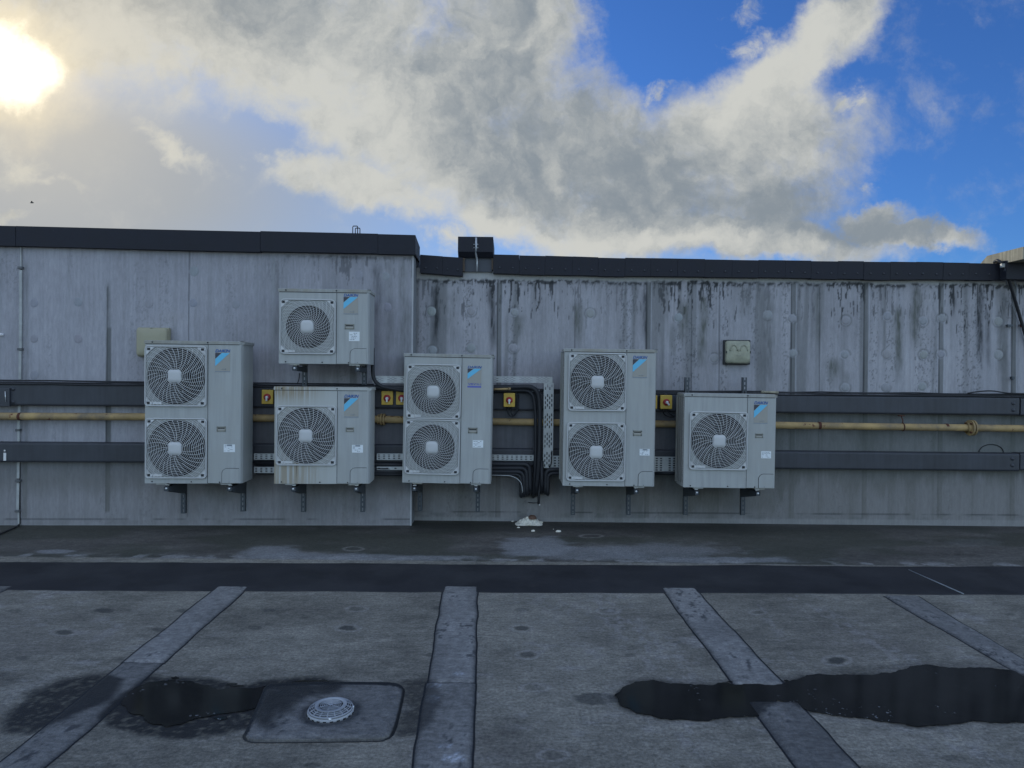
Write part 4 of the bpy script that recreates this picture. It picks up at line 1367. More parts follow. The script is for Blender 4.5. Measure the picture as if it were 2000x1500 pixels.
def unit(key, label, side, off, x0, x1, yt, yb, split, guards, style, badge, plate, sticker, corner, casing='cabinet', roll=0.0, coil=False, hole=.96, variant='plain', D_=.32):
    fn = left_at if side == 'L' else right_at
    bl, br = fn(x0[1], yb[0], off), fn(x1[1], yb[1], off)
    tl, tr = fn(x0[0], yt[0], off), fn(x1[0], yt[1], off)
    base = (bl + br) / 2
    Wd = ((br - bl).length + (tr - tl).length) / 2
    Ht = ((tl - bl).length + (tr - br).length) / 2
    yaw = LYAW if side == 'L' else 0
    e = empty('condensing_unit', base, yaw, roll)
    tag(e, label, 'air conditioner', 'wall mounted condensing units')
    inv = e.matrix_world.inverted()
    Q = lambda x, y: inv @ fn(x, y, off)
    w2 = Wd / 2
    mc = M[casing]
    TC = .028                                   # top cover height
    xs = Q(split, (yt[0] + yb[0]) / 2).x
    # casing: back, sides, bottom and the fan-side front panel with its round openings
    b_ = MB()
    ch = .022
    body = [(-w2 + .004, .008), (xs, .008), (xs, .012), (w2 - .004 - ch, .012), (w2 - .004, .012 + ch), (w2 - .004, D_), (-w2 + .004, D_)]
    n_ = len(body)
    vs = [(x, y, .0) for x, y in body] + [(x, y, Ht - TC) for x, y in body]
    fs = [tuple(range(n_)), tuple(range(n_, 2 * n_))]
    for i in range(n_):
        if i in (0, 1): continue
        fs.append((i, (i + 1) % n_, n_ + (i + 1) % n_, n_ + i))
    b_.add(vs, fs)
    gs = []
    zcut = [0.0]
    for (gx0, gx1, gy0, gy1) in guards:
        p, r_ = Q(gx0, gy1), Q(gx1, gy0)
        S = ((r_.x - p.x) + (r_.z - p.z)) / 2
        gs.append(((p.x + r_.x) / 2, (p.z + r_.z) / 2, S))
    gs.sort(key=lambda g: g[1])
    xl = -w2 + .004
    z = 0.0
    for i, (cx, cz, S) in enumerate(gs):
        zt_ = Ht - TC if i == len(gs) - 1 else (cz + gs[i + 1][1]) / 2
        r_ = S / 2 * hole
        pin_hole(b_, xl, xs, z, zt_, cx, cz, r_, .0, 64)
        z = zt_
    b_.add([(xl, 0, 0), (xl, .008, 0), (xl, .008, Ht - TC), (xl, 0, Ht - TC), (xs, 0, 0), (xs, .012, 0), (xs, .012, Ht - TC), (xs, 0, Ht - TC)], [(0, 1, 2, 3), (4, 7, 6, 5), (0, 4, 5, 1)])
    b_.obj('casing', mc, e)
    for (cx, cz, S) in gs:
        r_ = S / 2 * hole
        bk = MB(); bk.lathe([(r_, .001), (r_ * .97, .015), (r_ * .965, .16), (.001, .1605)], 'y', 32, (cx, 0, cz)); bk.obj('fan_well', M['dark'], e)  # inside coloured near black so the opening reads as deep shade
        share('fan', fan_mesh(round(r_, 3)), e, (cx, .07, cz))
        fr, gr, hb, cp = guard_meshes(style, S)
        g = share('fan_guard', gr, e, (cx, 0, cz))
        share('guard_frame', fr, g); share('hub_cap', hb, g); [share('guard_clip', cp, g, (sx_ * S / 2 * .885, 0, sz_ * S / 2 * .905)) for sx_ in (-1, 1) for sz_ in (-1, 1)]
    # top cover with a lip and a sloped right end
    b_ = MB()
    zt0, zt1 = Ht - TC, Ht
    pr = [(-w2 - .004, -.006), (w2 - .03, -.006), (w2 + .006, .030), (w2 + .006, D_ + .01), (-w2 - .004, D_ + .01)]
    vs = [(x, y, zt0 - .004) for x, y in pr] + [(x, y, zt1 - .006) for x, y in pr] + [(x * .992, .004 if y < .1 else y - .01, zt1) for x, y in pr]
    n_ = len(pr)
    fs = [tuple(range(n_)), tuple(range(2 * n_, 3 * n_))]
    for i in range(n_):
        j = (i + 1) % n_
        fs += [(i, j, n_ + j, n_ + i), (n_ + i, n_ + j, 2 * n_ + j, 2 * n_ + i)]
    b_.add(vs, fs)
    b_.obj('top_cover', M['cabinet_side'] if casing == 'cabinet' else mc, e)
    # service panel on the right with a rounded front edge
    b_ = MB()
    c0 = Q(corner[0], corner[1])
    xa, xb = xs + .0045, w2 - .004 - ch
    hz = c0.z
    b_.prism([(xa, .012), (xa, .0), (xb - .002, .0), (xb + ch * .45, .006), (xb + ch, .012 + ch), (xb + ch * .5, .012 + ch * .5)], 'z', .004, Ht - TC - .006)
    b_.obj('service_panel', M['cabinet'], e)
    for (ga, gb, gc, gd) in ((-w2 + .006, w2 - .03, Ht - TC - .010, Ht - TC - .0035), (xs + .0003, xs + .0042, .004, Ht - TC - .006)):
        b_ = MB(); b_.box(ga, gb, -.0012, .003, gc, gd); b_.obj('panel_gap', M['gap'], e)  # solid dark strips put the shade of the gaps into colour
    # corner cover: small raised panel with a rounded upper left corner
    cw = c0.x
    o_ = [(cw, .006), (cw, hz - .05)] + [(cw + .05 - .05 * math.cos(R(a)), hz - .05 + .05 * math.sin(R(a))) for a in (18, 36, 54, 72, 90)] + [(w2 - .03, hz), (w2 - .03, .006)]
    b_ = MB(); b_.prism(o_, 'y', -.006, .004); b_.obj('corner_cover', M['cabinet'], e)
    b_ = MB()
    gp = [(x, -.0015, z + .002 if z > .01 else z) for x, z in o_[:8]]
    gp = [(x - (.002 if i < 4 else 0), y, z) for i, (x, y, z) in enumerate(gp)]
    b_.tube(gp, .0028, 4); b_.obj('panel_groove', M['gap'], e)
    # handle recess, maker's badge, label
    if plate:
        p, r_ = Q(plate[0], plate[3]), Q(plate[1], plate[2])
        b_ = MB(); b_.box(p.x, r_.x, -.004, .0, p.z, p.z + (r_.z - p.z) * .22); b_.box(p.x, r_.x, -.004, .0, r_.z - (r_.z - p.z) * .22, r_.z)
        b_.box(p.x, p.x + .01, -.004, 0, p.z, r_.z); b_.box(r_.x - .01, r_.x, -.004, 0, p.z, r_.z)
        g = b_.obj('pull_handle', M['recess'], e)
        b_ = MB(); hh = r_.z - p.z
        b_.box(p.x + .01, r_.x - .01, -.0015, .001, p.z + hh * .55, p.z + hh * .78); b_.obj('handle_slot', M['gap'], g)
        b_ = MB(); b_.box(p.x + .01, r_.x - .01, -.0025, .001, p.z + hh * .22, p.z + hh * .55); b_.obj('handle_lip', M['badge_grey'], g)
    if badge:
        bx0, bx1, by0, by1 = badge              # photo box of the coloured square
        p, r_ = Q(bx0, by1), Q(bx1, by0)
        w_, h_ = r_.x - p.x, r_.z - p.z
        y0 = -.0022
        b_ = MB()
        b_.box(p.x, r_.x, y0, -.0004, p.z, r_.z, mi=0)
        dk, sk1 = .42, 1.0
        t1, t2 = h_ * .32, h_ * .72
        b_.add([(p.x, y0 - .001, r_.z), (p.x + w_ * dk, y0 - .001, r_.z), (p.x, y0 - .001, r_.z - t1)], [(0, 1, 2)], 1)
        b_.add([(p.x + w_ * (dk + .03), y0 - .001, r_.z), (p.x + w_ * .98, y0 - .001, r_.z), (p.x, y0 - .001, r_.z - t2), (p.x, y0 - .001, r_.z - t1 - h_ * .02)], [(0, 1, 2, 3)], 2)
        g = b_.obj('badge', [M['badge_grey'], M['badge_dark'], M['badge_sky']], e)
        tw = text_mesh('DAIKIN', w_ * 1.02, h_ * .165, .30, .022)
        o = link('lettering', tw, M['badge_blue'], g); o.location = (p.x, y0 - .001, r_.z + h_ * .03)
        if variant == 'vrv':
            o = link('lettering', text_mesh('VRV', w_ * .62, h_ * .16, .25, .012), M['badge_violet'], g); o.location = (p.x + w_ * .02, y0 - .001, p.z - h_ * .16)
            o = link('lettering', text_mesh('III-S', w_ * .34, h_ * .13, .1, .0), M['badge_violet'], g); o.location = (p.x + w_ * .68, y0 - .001, p.z - h_ * .15)
            b_ = MB(); b_.box(p.x, r_.x, y0, -.0004, p.z - h_ * .31, p.z - h_ * .20); b_.obj('badge_bar', M['badge_violet'], g)
        else:
            b_ = MB()
            zc = p.z + h_ * .085
            b_.tube([(p.x + w_ * .42, y0 - .001, zc), (p.x + w_ * .54, y0 - .001, zc + .007), (p.x + w_ * .68, y0 - .001, zc)], .0017, 4)
            b_.tube([(p.x + w_ * .69, y0 - .001, zc), (p.x + w_ * .69, y0 - .001, zc + .014)], .0022, 4)
            b_.obj('badge_mark', M['label_print'], g)
            b_ = MB(); b_.box(p.x, r_.x, y0 - .0006, -.0004, p.z - h_ * .035, p.z + h_ * .012); b_.obj('badge_line', M['label_print'], g)
    if sticker:
        p, r_ = Q(sticker[0], sticker[3]), Q(sticker[1], sticker[2])
        b_ = MB(); b_.box(p.x, r_.x, -.0015, -.0003, p.z, r_.z); g = b_.obj('info_label', M['label_white'], e)
        b_ = MB(); w_, h_ = r_.x - p.x, r_.z - p.z
        for i in range(5):
            zz = r_.z - h_ * (.16 + .17 * i)
            xx = p.x + w_ * .08
            while xx < r_.x - w_ * .25:
                ww = random.uniform(.06, .2) * w_
                if random.random() < .6: b_.box(xx, xx + ww, -.0023, -.0017, zz - h_ * .035, zz + h_ * .035)
                xx += ww + w_ * .05
        if variant == 'worn':
            b_.box(p.x + w_ * .30, p.x + w_ * .75, -.0023, -.0017, r_.z - h_ * .22, r_.z - h_ * .02)
        b_.obj('label_print', M['label_print'], g)
    # screws along the bottom edge
    for fx in ((-.42, .018), (-.02, .016), (.27, .014), (.37, .016)):
        b_ = MB(); b_.lathe([(.0065, .0), (.006, -.004), (.001, -.006)], 'y', 10, (fx[0] * Wd, -.001, fx[1])); b_.obj('screw', M['gap'], e)
    for fx in (-.42, (xs) / Wd):
        b_ = MB(); b_.lathe([(.0075, .0), (.007, -.004), (.001, -.006)], 'y', 10, (fx * Wd, -.007, Ht - .017)); b_.obj('screw', M['gap'], e)
    if coil:
        b_ = MB(); b_.box(-w2 - .006, -w2 + .003, .03, D_ * .95, .04, Ht - TC - .01); b_.obj('coil_fins', M['fin'], e)
        b_ = MB()
        for i in range(3):
            yy_ = .10 + i * .075
            b_.box(-w2 - .0085, -w2 - .0055, yy_, yy_ + .012, .04, Ht - TC - .01)
        b_.box(-w2 - .012, -w2 + .002, D_ - .02, D_ + .015, .02, Ht - TC)
        b_.obj('coil_frame', M['cabinet_side'], e)
    # feet
    for fx in (-.33, .33):
        b_ = MB(); b_.box(fx * Wd - .05, fx * Wd + .05, .0 + .01, D_ + .04, -.014, -.001); b_.obj('foot_rail', M['cabinet_side'], e)
    UNITS[key] = dict(e=e, base=base, W=Wd, H=Ht, off=off, side=side, Q=Q)
    return e


OL, OR = .535, .605
unit(1, 'tall twin fan unit at the far left in front of the cream lamp', 'L', OL, (281.8, 282.3), (492 - 18, 491 - 19), (664, 667), (944, 944.5), 405.5,
     [(285.5, 403, 676.5, 793), (286, 403.5, 817.5, 933.5)], 'A', (420.5, 449.5, 689.5, 725), (423.5, 441, 833, 843), (437, 459, 868, 883), (434, 915), variant='worn')
unit(2, 'single fan unit with brown rust streaks down its front, below the small upper unit', 'L', OL, (536.5, 534.5), (724, 722), (754.5, 757), (944.5, 945.5), 658,
     [(540.5, 657, 793.5, 908)], 'A', (672, 700.5, 778, 814), (675.5, 691.5, 835, 843.5), (687.5, 709, 869, 884), (684.5, 914), 'cabinet_rust', variant='worn')
unit(4, 'small single fan unit mounted highest on the wall, above the rust streaked unit', 'L', OL, (543, 544), (722, 721), (562.5, 566), (710, 711.5), 657,
     [(548, 655, 586, 690.5)], 'B', (671, 699.5, 580.5, 612.5), (673.5, 692, 633, 643), (681.5, 702.5, 648, 666), (684.5, 681), hole=.80)
unit(3, 'twin fan unit with violet lettering under its badge, in the middle of the wall', 'R', OR, (789.5, 784.5), (963.5, 959.5), (690, 692.5), (943, 945), 900,
     [(794.5, 899.5, 713, 817), (791.5, 897, 821, 925.5)], 'B', (913, 940.5, 720.5, 748), (914.5, 932.5, 835.5, 846), (923, 944, 860, 874), (924.5, 916), roll=.010, hole=.84, variant='vrv')
unit(5, 'tall twin fan unit right of the perforated cable tray', 'R', OR, (1100.5, 1098.8), (1284, 1279.2), (680.5, 682.5), (948.5, 951), 1222,
     [(1111, 1222, 690.5, 802), (1107.5, 1220, 826, 938.5)], 'A', (1235.5, 1264, 702, 736.5), (1236.5, 1253.5, 841, 851), (1249, 1269, 877, 889.5), (1247, 921), roll=.004, coil=True, variant='worn')
unit(6, 'single fan unit at the far right with two struts rising behind it', 'R', OR, (1336.5, 1333.8), (1519.3, 1515.5), (768, 770.5), (951.5, 954.5), 1458.5,
     [(1347.5, 1458, 804.5, 917.5)], 'A', (1472, 1499.5, 791, 826), (1475, 1490, 847, 855), (1486.5, 1506, 881.5, 895), (1482, 926), roll=.006, coil=True, variant='plain', D_=.285)

# ------------------------------------------------------------------ struts, arms and mounts that carry the units
def bracket(side, xs_, ytop, ybot, xpad, off_s, off_pad, yarm, label, shallow=False):
    fn = left_at if side == 'L' else right_at
    fr = wall_frame(side); Mi = fr.inverted()
    pb, pt = Mi @ fn(xs_, ybot, off_s), Mi @ fn(xs_, ytop, off_s)
    e = empty('strut_bracket', fr @ Vector((pb.x, -.001, pb.z)), LYAW if side == 'L' else 0)
    tag(e, label, 'bracket', 'strut brackets carrying the units')
    Hs = pt.z - pb.z
    w_ = .0235
    b_ = MB()
    y0 = -off_s
    # slotted channel: two flanges with a slotted front web
    b_.box(-w_, -w_ + .004, y0, y0 + .041, 0, Hs); b_.box(w_ - .004, w_, y0, y0 + .041, 0, Hs)
    b_.box(-w_, -.006, y0 - .001, y0 + .002, 0, Hs); b_.box(.006, w_, y0 - .001, y0 + .002, 0, Hs)
    z = .018
    b_.box(-.006, .006, y0 - .001, y0 + .002, 0, .012)
    while z < Hs:
        b_.box(-.006, .006, y0 - .001, y0 + .002, z + .026, min(Hs, z + .048)); z += .05
    b_.obj('upright', M['strut'], e)
    b_ = MB(); b_.box(-w_ * .8, w_ * .8, -.002 if off_s < .1 else y0 + .041, y0 + .04 if off_s < .1 else -.001, Hs * .3, Hs * .3 + .05) if False else None
    za = (Mi @ fn(xpad, yarm, off_pad)).z - pb.z
    b_ = MB()
    L0, L1 = y0 - .002, -off_pad - .045
    d0, d1 = (.13, .042) if not shallow else (.05, .042)
    for sx_ in (-w_, w_ - .004):
        b_.prism([(L0, za - d0), (L0, za), (L1, za), (L1, za - d1)], 'x', sx_, sx_ + .004)
    b_.box(-w_, w_, L1, L0, za - .004, za)
    b_.box(-w_, w_, L1, L1 + .005, za - d1, za - .004)
    b_.obj('arm', M['strut'], e)
    b_ = MB()
    b_.box(-.020, .020, -off_pad - .02, -off_pad + .03, za, za + .016, .003)
    b_.obj('mount_pad', M['rubber'], e)
    b_ = MB(); b_.box(-.017, .017, -off_pad - .024, -off_pad - .018, za + .010, za + .017)
    b_.lathe([(.010, -off_pad - .046), (.010, -off_pad - .052), (.001, -off_pad - .053)], 'y', 10, (0, 0, za - .018))
    b_.obj('clamp_bolt', M['bolt'], e)
    return e


SL, SRT = .155, .165
PL, PR = OL - .045, OR - .045
bl = [('L', 357.5, 760, 1003, 332, 'left strut bracket under the far left twin fan unit', 949), ('L', 474, 760, 999, 444, 'right strut bracket under the far left twin fan unit', 949.5),
      ('L', 592, 760, 1000, 564, 'left strut bracket under the rust streaked unit', 950), ('L', 708, 760, 1000, 689, 'right strut bracket under the rust streaked unit', 950),
      ('R', 820, 760, 998, 811, 'left strut bracket under the middle twin fan unit', 949.5), ('R', 933, 760, 1000, 931, 'right strut bracket under the middle twin fan unit', 950.5),
      ('R', 1119, 760, 1006, 1134, 'left strut bracket under the twin fan unit beside the cable tray', 953), ('R', 1227.5, 760, 1006, 1251, 'right strut bracket under the twin fan unit beside the cable tray', 955),
      ('R', 1339, 737, 1006, 1368, 'left strut bracket rising behind the far right unit', 957.5), ('R', 1451, 737, 1006, 1488, 'right strut bracket rising behind the far right unit', 959)]
for (s_, x, yt, yb, xp, lab, ya) in bl:
    bracket(s_, x, yt, yb, xp, SL if s_ == 'L' else SRT, PL if s_ == 'L' else PR, ya, lab)
bracket('L', 594.5, 640, 764, 567, SL, PL, 715.5, 'left strut bracket under the small highest unit', True)
bracket('L', 711, 640, 764, 693, SL, PL, 717, 'right strut bracket under the small highest unit', True)

# ------------------------------------------------------------------ gas pipe
gp0, gp1 = left_at(-900, 804, .10), right_at(2900, 846, .13)
mids = [left_at(0, 813, .105), left_at(270, 814, .105), left_at(748, 819, .105), left_at(800, 820, .105), right_at(870, 821.5, .105), right_at(1000, 824, .105), right_at(1300, 828, .105), right_at(1520, 830.5, .12), right_at(1765, 834, .13), right_at(2000, 837, .13)]
gpipe = empty('gas_pipe', mids[0])
tag(gpipe, 'yellow painted gas pipe with rust marks running behind the units along both walls', 'gas pipe')
gi = gpipe.matrix_world.inverted()
b = MB(); b.tube([gi @ p for p in [gp0] + mids + [gp1]], .0385, 16)
b.obj('pipe', M['yellow_pipe'], gpipe)


def flange(x, y, fn, off, r, wd=.016, gap=.012):
    p = gi @ fn(x, y, off)
    b_ = MB()
    for s_ in (-1, 1):
        c_ = s_ * (gap / 2 + wd / 2)
        b_.lathe([(.036, c_ - wd / 2), (r, c_ - wd / 2), (r, c_ + wd / 2), (.036, c_ + wd / 2)], 'x', 28, tuple(p), smooth=False)
    b_.lathe([(.052, -.055), (.052, -.02)], 'x', 20, tuple(p))
    f_ = b_.obj('flange', M['yellow_pipe'], gpipe)
    for k_ in range(4):
        a = math.pi / 4 + k_ * math.pi / 2
        b2 = MB(); b2.tube([p + Vector((-.042, r * .78 * math.cos(a), r * .78 * math.sin(a))), p + Vector((.03, r * .78 * math.cos(a), r * .78 * math.sin(a)))], .009, 6)
        b2.obj('flange_bolt', M['rust'], f_)


flange(1897, 835.5, right_at, .13, .085)
flange(748, 819.3, left_at, .105, .062)
for (x, y, m_) in ((1600, 831, 'rust'), (1848, 834.5, 'rust'), (40, 813.5, 'rust')):
    p = gi @ (right_at if x > 800 else left_at)(x, y, .127 if x > 800 else .105)
    b = MB(); b.lathe([(.039, -.015), (.0405, -.012), (.0405, .012), (.039, .015)], 'x', 20, tuple(p)); b.obj('rust_band', M[m_], gpipe)
p = gi @ right_at(1763, 834, .13)
b = MB()
b.tube([p + Vector((0, .041 * math.cos(a), .041 * math.sin(a))) for a in np.linspace(0, 2 * math.pi, 20, endpoint=False)], .006, 5, closed=True)
b.tube([p + Vector((0, 0, .04)), p + Vector((0, 0, .075)), p + Vector((-.012, .02, .125))], .006, 5); b.box(p.x - .03, p.x + .02, p.y + .0, p.y + .05, p.z + .118, p.z + .128)
b.obj('pipe_hanger', M['rust'], gpipe)

# ------------------------------------------------------------------ perforated cable trays
def tray(side, x0, x1, yt, yb, off, label, vertical=False, rows=5, pitch=.046, slot=.027, pat='stagger', lip=.02, parent=None, cat='cable tray', gapevery=0):
    fn = left_at if side == 'L' else right_at
    fr = wall_frame(side); Mi = fr.inverted()
    a, c_ = Mi @ fn(x0, yt, off), Mi @ fn(x1, yb, off)
    e = empty('cable_tray', fr @ Vector((a.x, -off, c_.z)), LYAW if side == 'L' else 0)
    tag(e, label, 'cable tray', 'perforated cable trays')
    A, B = (c_.x - a.x, a.z - c_.z)
    if vertical: A, B = B, A                     # A runs along the tray
    b_ = MB()
    def bx(s0, s1, t0, t1):
        if s1 - s0 < 1e-4: return
        if vertical: b_.box(t0, t1, -.0008, .0008, s0, s1)
        else: b_.box(s0, s1, -.0008, .0008, t0, t1)
    hrow = B / (2 * rows + 1)
    for r_ in range(rows + 1):
        bx(0, A, 2 * r_ * hrow, (2 * r_ + 1) * hrow)
    for r_ in range(rows):
        t0, t1 = (2 * r_ + 1) * hrow, (2 * r_ + 2) * hrow
        s_ = pitch * .5 * (r_ % 2 if pat == 'stagger' else 0) + .012
        last = 0.0; i = 0
        while s_ + slot < A:
            skip = gapevery and (i % gapevery == gapevery - 1)
            if not skip:
                bx(last, s_, t0, t1); last = s_ + slot
            s_ += pitch; i += 1
        bx(last, A, t0, t1)
    b_.obj('perforated_web', M['galv'], e)
    for t_ in (0, B):
        b_ = MB()
        if vertical: b_.box(t_ - .001, t_ + .001, -.001, lip, 0, A)
        else: b_.box(0, A, -.001, lip, t_ - .001, t_ + .001)
        b_.obj('side_lip', M['galv'], e)
    return e


tray('L', 728, 806, 734.5, 748.5, .20, 'upper perforated tray left of the middle twin fan unit', rows=5, gapevery=3)
tray('R', 812, 1079, 733.5, 748, .21, 'upper perforated tray right of the middle twin fan unit, meeting the upright tray', rows=5, gapevery=4)
tray('R', 1062.5, 1079.5, 748.3, 914, .212, 'upright perforated tray between the two tall units on the right', vertical=True, rows=4, pitch=.052, slot=.030, gapevery=4)
tray('L', 496, 560, 886, 898, .19, 'lower perforated tray end left of the rust streaked unit', rows=3, pitch=.052, slot=.022, pat='grid')
tray('L', 496, 560, 912, 924, .19, 'lowest perforated tray end left of the rust streaked unit', rows=3, pitch=.052, slot=.022, pat='grid')
tray('L', 736, 806, 886, 898.5, .19, 'lower perforated tray between the rust streaked unit and the middle unit', rows=3, pitch=.052, slot=.022, pat='grid')
tray('L', 736, 806, 911.5, 918, .19, 'thin lowest tray between the rust streaked unit and the middle unit', rows=1, pitch=.085, slot=.022, pat='grid', lip=.01)
tray('R', 950, 1050, 888, 900, .17, 'lower perforated tray with black pipes below it right of the middle unit', rows=3, pitch=.051, slot=.022, pat='grid')
tray('R', 1079.8, 1110, 890.5, 914, .20, 'small stub of tray between the upright tray and the tall unit', rows=4, pitch=.045, slot=.022, pat='grid')
tray('R', 1270, 1345, 892, 922, .15, 'lower perforated tray between the two units on the right', rows=6, pitch=.047, slot=.024, pat='grid', gapevery=4)
tray('R', 1043, 1050, 900, 960, .165, 'thin upright tray strip among the bent black pipes', vertical=True, rows=1, pitch=.026, slot=.014, pat='grid', lip=.008)

# ------------------------------------------------------------------ black lagged pipes
def pipe(pts, r, label, m_='pipe_black', rad=.14, name='lagged_pipe', cat='lagged pipe', group='black lagged pipes between the units'):
    b_ = MB(); b_.tube(fillet(pts, rad, 7), r, 10)
    tag(b_.obj(name, M[m_]), label, cat, group)


rr = lambda x, y, off: right_at(x, y, off)
ll = lambda x, y, off: left_at(x, y, off)
pipe([ll(700, 756, .20), ll(800, 758.5, .20), rr(900, 758, .23), rr(1050, 755, .235), rr(1055, 800, .235), rr(1053, 900, .235), rr(1047, 962, .2), rr(1047, 966, 0)], .026, 'outer lagged pipe from the upper tray bending down beside the upright tray')
pipe([ll(728, 680, .22), ll(728, 752, .22), ll(790, 764, .22), rr(900, 764, .215), rr(1040, 762, .215), rr(1046, 800, .215), rr(1046, 900, .215), rr(1041, 968, .18), rr(1041, 970, 0)], .019, 'inner lagged pipe under the upper tray bending down beside the upright tray')
for i, (y, xb, yb, r_, off, lab) in enumerate(((906, 1035, 962, .025, .24, 'uppermost of the lower bundle of lagged pipes'), (914, 1029, 966, .024, .25, 'second lagged pipe down in the lower bundle'),
                                               (921, 1023, 968, .023, .255, 'third lagged pipe down in the lower bundle'), (926, 1018, 970, .020, .25, 'lowest lagged pipe of the lower bundle, beside the white wire'))):
    yl = y + 2 - i * .5
    pipe([ll(500, yl - 4, .16), ll(780, yl, .17), rr(850, y, .22), rr(xb - 1, y + .5, off), rr(xb, y + 25, off), rr(xb, yb, off), rr(xb + 1, yb - 2, 0)], r_, lab)
for (y, xb, yb, r_, off, lab) in ((917, 1066, 963, .024, .24, 'upper lagged pipe bending out right of the upright pipes'), (924, 1070, 966, .020, .25, 'lower lagged pipe bending out right of the upright pipes')):
    pipe([rr(1140, y, off), rr(xb + 1, y + .5, off), rr(xb, y + 22, off), rr(xb, yb, off), rr(xb - 1, yb - 3, 0)], r_, lab)
pipe([rr(1058, 900, .22), rr(1059, 960, .22), rr(1059, 962, 0)], .022, 'straight lagged pipe below the upright tray')
pipe([rr(1054, 940, .2), rr(1052, 978, .16), rr(1052, 984, .15)], .014, 'short black drain stub poking below the pipe bundle', rad=.02)
pipe([rr(1053, 983, .15), rr(1054, 987, .15)], .008, 'white tip of the short drain stub', 'white', .01, 'pipe_cap', 'pipe cap', None)
pipe([rr(1280, 924, .15), rr(1345, 924, .15)], .02, 'lagged pipe under the tray between the two right units')
# white and grey wires
def wire(pts, r, label, m_='cable', group='thin wires on the wall', rad=.1):
    pipe(pts, r, label, m_, rad, 'wire', 'wire', group)


wire([rr(955, 928, .30), rr(1000, 929, .30), rr(1018, 940, .30), rr(1021, 962, .28), rr(1017, 967, .2), rr(1017, 967, 0)], .0038, 'thin white wire looping round the lower pipe bundle', 'cable_white')
wire([rr(1078, 880, .24), rr(1077, 905, .24), rr(1073, 914, .22)], .006, 'short black wire hanging off the foot of the upright tray')
wire([rr(1031, 981, .02), rr(1040, 982.5, .02), rr(1050, 982, .05)], .004, 'short black wire below the pipe bundle')
wire([ll(585, 729, .02), ll(584, 742, .05), ll(580, 750, .08)], .005, 'short black wire below the highest unit')
# cable runs along the top of the beams
for (dy, r_, off, lab) in ((0, .008, .115, 'top black cable'), (3, .007, .12, 'middle black cable'), (6.5, .009, .118, 'bottom black cable')):
    pts = [ll(x, 743 + x * .0115 + dy + random.uniform(-.8, .8), off) for x in range(-600, 800, 70)]
    wire(pts, r_, lab + ' along the upper beam on the left wall', 'cable', 'cables lying along the upper beam', .03)
    pts = [rr(x, 763 + (x - 1280) * .0098 + dy * .8 + random.uniform(-1.0, 1.0), off) for x in range(825, 3000, 60)]
    wire(pts, r_, lab + ' along the upper beam on the right wall', 'cable', 'cables lying along the upper beam', .03)
wire([rr(1890, 768, .13), rr(1915, 764, .14), rr(1940, 763, .14), rr(1965, 768, .13), rr(2010, 769, .13)], .007, 'spare loop of cable arching above the right end of the beam', 'cable')
b = MB(); b.tube([rr(1490, 765.5, .14), rr(1520, 766.5, .14)], .013, 8); b.tube([rr(1486, 765.3, .14), rr(1491, 765.5, .14)], .016, 8)
tag(b.obj('tape_wrap', M['beige']), 'orange and cream tape wrapped on the cable above the far right unit', 'tape')
b = MB(); b.tube([rr(955, 760.5, .26), rr(995, 759.5, .26)], .0115, 8); b.tube([rr(992, 759.6, .26), rr(997.5, 759.4, .26)], .0145, 10)
tag(b.obj('earth_rail', M['yellow_pipe']), 'short yellow sleeved tube above the switch in the middle gap', 'tube')
for (y, lab) in ((757, 'upper thin grey rod in the middle gap under the black pipes'), (764.5, 'lower thin grey rod in the middle gap above the switch')):
    wire([rr(998, y, .19), rr(1052, y + .4, .19)], .0045, lab, 'cable_grey')
wire([rr(1053, 761, .20), rr(1052.5, 835, .20)], .004, 'thin grey upright rod left of the upright tray', 'cable_grey')

# ------------------------------------------------------------------ yellow isolator switches
def switch(side, x, y, w, h, off, label, rot=0.0, loops=False):
    fn = left_at if side == 'L' else right_at
    c_ = fn(x, y, off)
    e = empty('isolator_switch', c_, LYAW if side == 'L' else 0)
    tag(e, label, 'isolator switch', 'yellow isolator switches')
    s_ = (fn(x + 1, y, off) - c_).length
    w_, h_ = w * s_ / 2, h * s_ / 2
    b_ = MB(); b_.box(-w_, w_, -.035, .0, -h_, h_, .006); b_.obj('yellow_cover', M['yellow'], e)
    b_ = MB(); b_.box(-w_ * 1.0, w_ * 1.0, .0, .045, -h_ * 1.04, h_ * .98, .004); b_.obj('base_box', M['gap'], e)
    b_ = MB(); b_.lathe([(.036, -.035), (.036, -.043), (.031, -.048), (.001, -.048)], 'y', 24, (0, 0, -.002)); d_ = b_.obj('red_dial', M['red'], e)
    b_ = MB(); b_.lathe([(.016, -.047), (.016, -.062), (.001, -.063)], 'y', 16, (0, 0, -.006)); b_.box(-.0085, .0085, -.066, -.048, -.042, -.004, .002)
    hnd = b_.obj('knob_handle', M['white'], d_); hnd.rotation_euler = (0, rot, 0)
    b_ = MB(); b_.box(-.012, .012, -.02, .01, h_, h_ + .014, .003); b_.obj('cable_gland', M['beam'], e)
    if loops:
        b_ = MB()
        b_.tube(fillet([(-.02, .01, -h_), (-.012, .01, -h_ - .08), (.03, .01, -h_ - .115), (.08, .01, -h_ - .07), (.085, .01, .03), (.06, .012, h_ + .05)], .06), .0085, 6); b_.obj('cable_loop', M['cable'], e); b_ = MB()
        b_.tube(fillet([(.01, .012, -h_), (.02, .012, -h_ - .07), (.045, .012, -h_ - .10), (.095, .014, -h_ - .05), (.10, .014, .06)], .05), .0075, 6)
        b_.obj('cable_loop', M['cable'], e)
    return e


